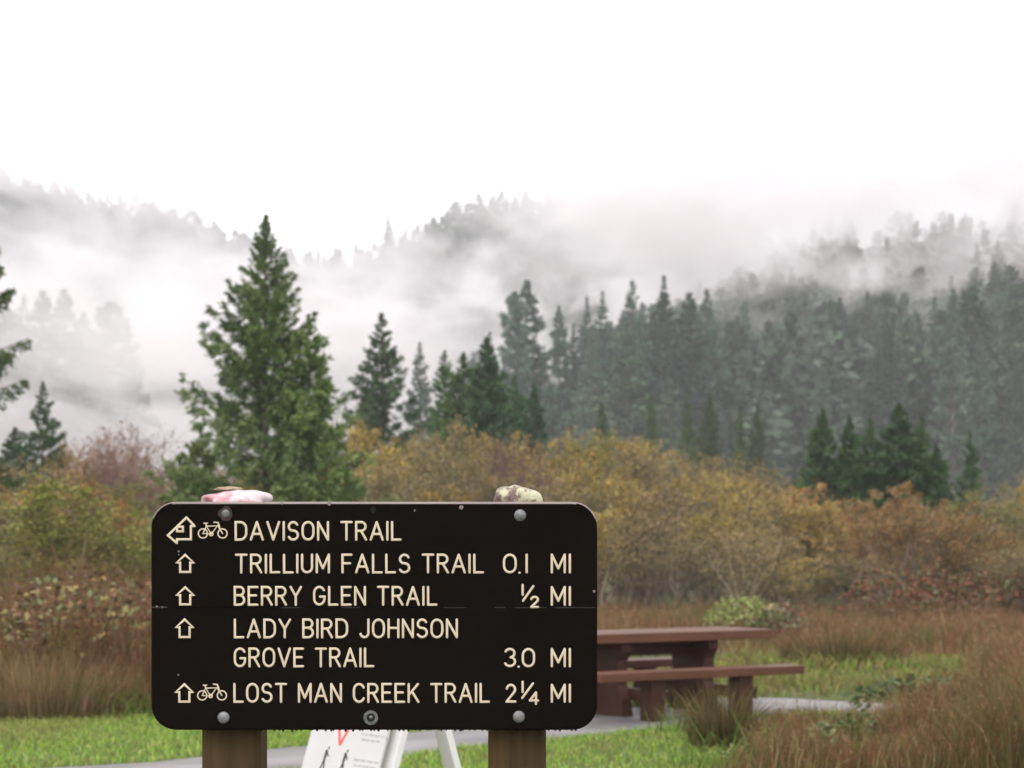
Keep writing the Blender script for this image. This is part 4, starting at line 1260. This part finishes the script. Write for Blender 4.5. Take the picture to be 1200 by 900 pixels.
# individuals of the near slope
placed = []
def spaced(x, y, dmin):
    for a, b in placed:
        if (a - x) ** 2 + (b - y) ** 2 < dmin * dmin: return False
    placed.append((x, y)); return True
cnt = 0; tries = 0
while cnt < 235 and tries < 20000:
    tries += 1
    D = 222 + 250 * random.random() ** 1.25
    xp = random.uniform(520, 1290)
    X = pxx(xp, D)
    if xp < 680 and D < 300: continue
    if not spaced(X, D, 5.5): continue
    zb = float(H(X, D)); hg = random.uniform(20, 35) * (0.55 if random.random() < .2 else 1)
    ytop = HY - (zb + hg - CAMZ) / D * F
    lim = float(np.interp(xp, [520, 600, 680, 760, 860, 1000, 1200], [430, 400, 352, 335, 318, 262, 300]))
    if ytop < lim and D < 330: ytop = lim + random.uniform(0, 40)
    far_tree(xp, D, ytop, 'misty forest conifer %s of the right slope, %s' % ('at the foot' if D < 270 else ('halfway up the face' if D < 350 else 'near the cloudy top'), 'above the sign end' if xp < 740 else ('above the picnic table' if xp < 930 else ('above the right conifer clump' if xp < 1110 else 'by the right edge'))), 'conifers on the right forest slope', None, random.uniform(.75, 1.1), (random.uniform(.8, 1.1), 1.0, random.uniform(.9, 1.1)))
    cnt += 1
for xp, D, yt in ((28, 395, 345), (50, 390, 340), (75, 395, 338), (98, 400, 365), (130, 405, 355), (150, 400, 372), (8, 390, 360)):
    far_tree(xp, D, yt, 'ghostly grey conifer showing through the left fog, %s from the left edge' % {8: 'first', 28: 'second', 50: 'third', 75: 'fourth', 98: 'fifth', 130: 'sixth', 150: 'seventh'}[xp], 'fog bound conifers on the left', None, 1.1)
for xp, yt, k, lb in ((455, 250, 2, 'grey conifer on the cloudy ridge above the lone conifer'), (590, 252, 0, 'pointed grey conifer on the middle ridge skyline'), (612, 256, 2, 'grey conifer right of the pointed one on the middle ridge skyline'),
                      (652, 245, 3, 'gaunt open branched conifer on the middle ridge skyline'), (795, 258, 4, 'grey conifer on the ridge skyline above the forest wall')):
    far_tree(xp, 688, yt, lb, None, k, 1.15)

# the rest of the forest reads as one mass
def forest_mass(name, label, pts, seed):
    rr = np.random.default_rng(seed)
    base = []
    for i in range(4):
        c_, t_ = conifer(401 + i, 30.0, 5.0, 90, 3, 1, 2.3, .75, [(.045, .07, .045), (.06, .088, .054), (.035, .055, .038)], droop=.2, power=(.8, .6, .9, .7)[i], up=.12, jag=.4, hang=.3, t0=.1, gap=(0, .2, .1, .25)[i])
        nv = len(c_.vertices); a = np.empty(nv * 3, np.float32); c_.vertices.foreach_get('co', a)
        cc = np.empty(nv * 4, np.float32); c_.color_attributes['Col'].data.foreach_get('color', cc)
        base.append((a.reshape(-1, 3), np.arange(nv).reshape(-1, 4), cc.reshape(-1, 4)[:, :3]))
    G = Geo()
    for x, y, z, s_ in pts:
        v, q, c = base[rr.integers(4)]
        a = rr.uniform(0, 6.28); ca, sa = math.cos(a), math.sin(a)
        wv = rr.uniform(.8, 1.25)
        vv = np.stack([(v[:, 0] * ca - v[:, 1] * sa) * s_ * wv + x, (v[:, 0] * sa + v[:, 1] * ca) * s_ * wv + y, v[:, 2] * s_ + z - .4], 1)
        G.add(vv, q, c * rr.uniform(.7, 1.7))
    return tag(link(name, G.mesh(name), M['needle']), label, 'forest', kind='stuff')
def mass_points(n, xr, yr, cond=None, hr=(.7, 1.15)):
    o_ = []
    while len(o_) < n:
        y = random.uniform(*yr); xp = random.uniform(*xr); x = pxx(xp, y)
        if cond and not cond(x, y): continue
        z = float(H(x, y))
        if z < 3 and y > 250: continue
        o_.append((x, y, z, random.uniform(*hr)))
    return o_
forest_mass('forest', 'dense misty forest filling the right slope and foot', mass_points(520, (690, 1330), (235, 485)), 1)
forest_mass('forest', 'grey forest on the middle ridge wrapped in cloud', mass_points(560, (250, 1250), (560, 690)) + mass_points(260, (300, 1000), (668, 700), None, (.8, 1.15)), 2)
forest_mass('forest', 'faint forest on the high left hill', mass_points(900, (-80, 520), (660, 960)) + mass_points(250, (-80, 420), (930, 985)), 3)
fillp = []
while len(fillp) < 170:
    y = random.uniform(246, 305); xq = random.uniform(690, 1300); x = pxx(xq, y)
    fillp.append((x, y, max(0, float(H(x, y))), random.uniform(.72, 1.06)))
forest_mass('forest', 'tightly packed conifers filling the forest wall behind the first spires', fillp, 5)
lowp = []
while len(lowp) < 170:
    y = random.uniform(225, 330); x = pxx(random.uniform(640, 1320), y)
    lowp.append((x, y, max(0, float(H(x, y))) , random.uniform(.4, .75)))
forest_mass('forest', 'lower undergrowth trees along the foot of the right slope', lowp, 4)

# ------------------------------------------------------------------ air: even haze and drifting fog banks
hz, th_, _, ho = mat('haze_air')
th_.nodes.remove(th_.nodes['Principled BSDF'])
pvol = N(th_, 'ShaderNodeVolumePrincipled')
pvol.inputs['Color'].default_value = (0.95, 0.96, 0.985, 1)
pvol.inputs['Density'].default_value = 0.0005
pvol.inputs['Anisotropy'].default_value = 0.0
th_.links.new(pvol.outputs[0], ho.inputs['Volume'])
bm = box_bm(2960, 2960, 262, (0, 0, 125))
tag(link('haze', bm_mesh('haze', bm), hz), 'thin even mist filling the valley air', 'haze', kind='stuff')

def fog_mat(name, dens, scale, thr, seed, aniso=0.0):
    m, t, b, out = mat(name)
    t.nodes.remove(b)
    tc = N(t, 'ShaderNodeTexCoord')
    ln_ = N(t, 'ShaderNodeVectorMath', operation='LENGTH')
    t.links.new(tc.outputs['Object'], ln_.inputs[0])
    geo = N(t, 'ShaderNodeNewGeometry')
    mp = N(t, 'ShaderNodeMapping'); mp.inputs['Scale'].default_value = (scale, scale * .28, scale * 1.7); mp.inputs['Rotation'].default_value = (0, rad(-24), 0); mp.inputs['Location'].default_value = (seed, seed * .7, seed * .3)
    t.links.new(geo.outputs['Position'], mp.inputs['Vector'])
    ns = N(t, 'ShaderNodeTexNoise', Scale=1.0, Detail=4.0, Roughness=.6, Distortion=.5)
    t.links.new(mp.outputs[0], ns.inputs['Vector'])
    a1 = N(t, 'ShaderNodeMapRange', interpolation_type='SMOOTHSTEP'); a1.inputs['From Min'].default_value = thr - .06; a1.inputs['From Max'].default_value = thr + .13
    t.links.new(ns.outputs['Fac'], a1.inputs['Value'])
    a2 = N(t, 'ShaderNodeMapRange', interpolation_type='SMOOTHSTEP'); a2.inputs['From Min'].default_value = 1.0; a2.inputs['From Max'].default_value = .35
    t.links.new(ln_.outputs['Value'], a2.inputs['Value'])
    mu = N(t, 'ShaderNodeMath', operation='MULTIPLY')
    t.links.new(a1.outputs[0], mu.inputs[0]); t.links.new(a2.outputs[0], mu.inputs[1])
    m2 = N(t, 'ShaderNodeMath', operation='MULTIPLY'); m2.inputs[1].default_value = dens
    t.links.new(mu.outputs[0], m2.inputs[0])
    pv_ = N(t, 'ShaderNodeVolumePrincipled')
    pv_.inputs['Color'].default_value = (1.0, .972, .978, 1)
    t.links.new(m2.outputs[0], pv_.inputs['Density'])
    t.links.new(pv_.outputs[0], out.inputs['Volume'])
    return m

def fog(label, xp, yp, D, rx, ry, rz, dens, scale, thr, seed):
    """ellipsoid bank centred on the sight line of a photo pixel at distance D; radii in metres"""
    bm = bmesh.new()
    bmesh.ops.create_icosphere(bm, subdivisions=3, radius=1.0)
    o_ = link('fog_bank', bm_mesh('fog_bank', bm, True), fog_mat('fog', dens, scale, thr, seed))
    c_ = px(xp, yp, D)
    o_.location = c_; o_.scale = (rx, ry, rz)
    tag(o_, label, 'fog', kind='stuff')
    return o_
fog('thick white fog bank filling the valley on the left', 110, 475, 400, 150, 75, 42, .036, .028, .41, 3.1)
fog('drifting fog in front of the high left hill', 210, 345, 600, 170, 45, 34, .026, .034, .51, 7.7)
fog('thin veil hanging on the crest of the high left hill', 150, 205, 820, 200, 55, 44, .026, .026, .46, 17.7)
fog('fog lying between the middle ridge and the forest wall', 650, 375, 520, 120, 32, 25, .046, .044, .49, 12.3)
fog('torn fog drifting over the middle ridge slope', 520, 325, 540, 130, 30, 32, .030, .050, .53, 27.3)
fog('low cloud wrapping the middle ridge skyline', 720, 266, 630, 190, 30, 21, .028, .040, .51, 21.9)
fog('low cloud hiding the top of the right forest slope', 1060, 240, 375, 120, 90, 24, .044, .032, .42, 31.4)
fog('torn cloud sliding across the upper right slope', 1000, 318, 300, 75, 25, 13, .034, .060, .51, 40.2)
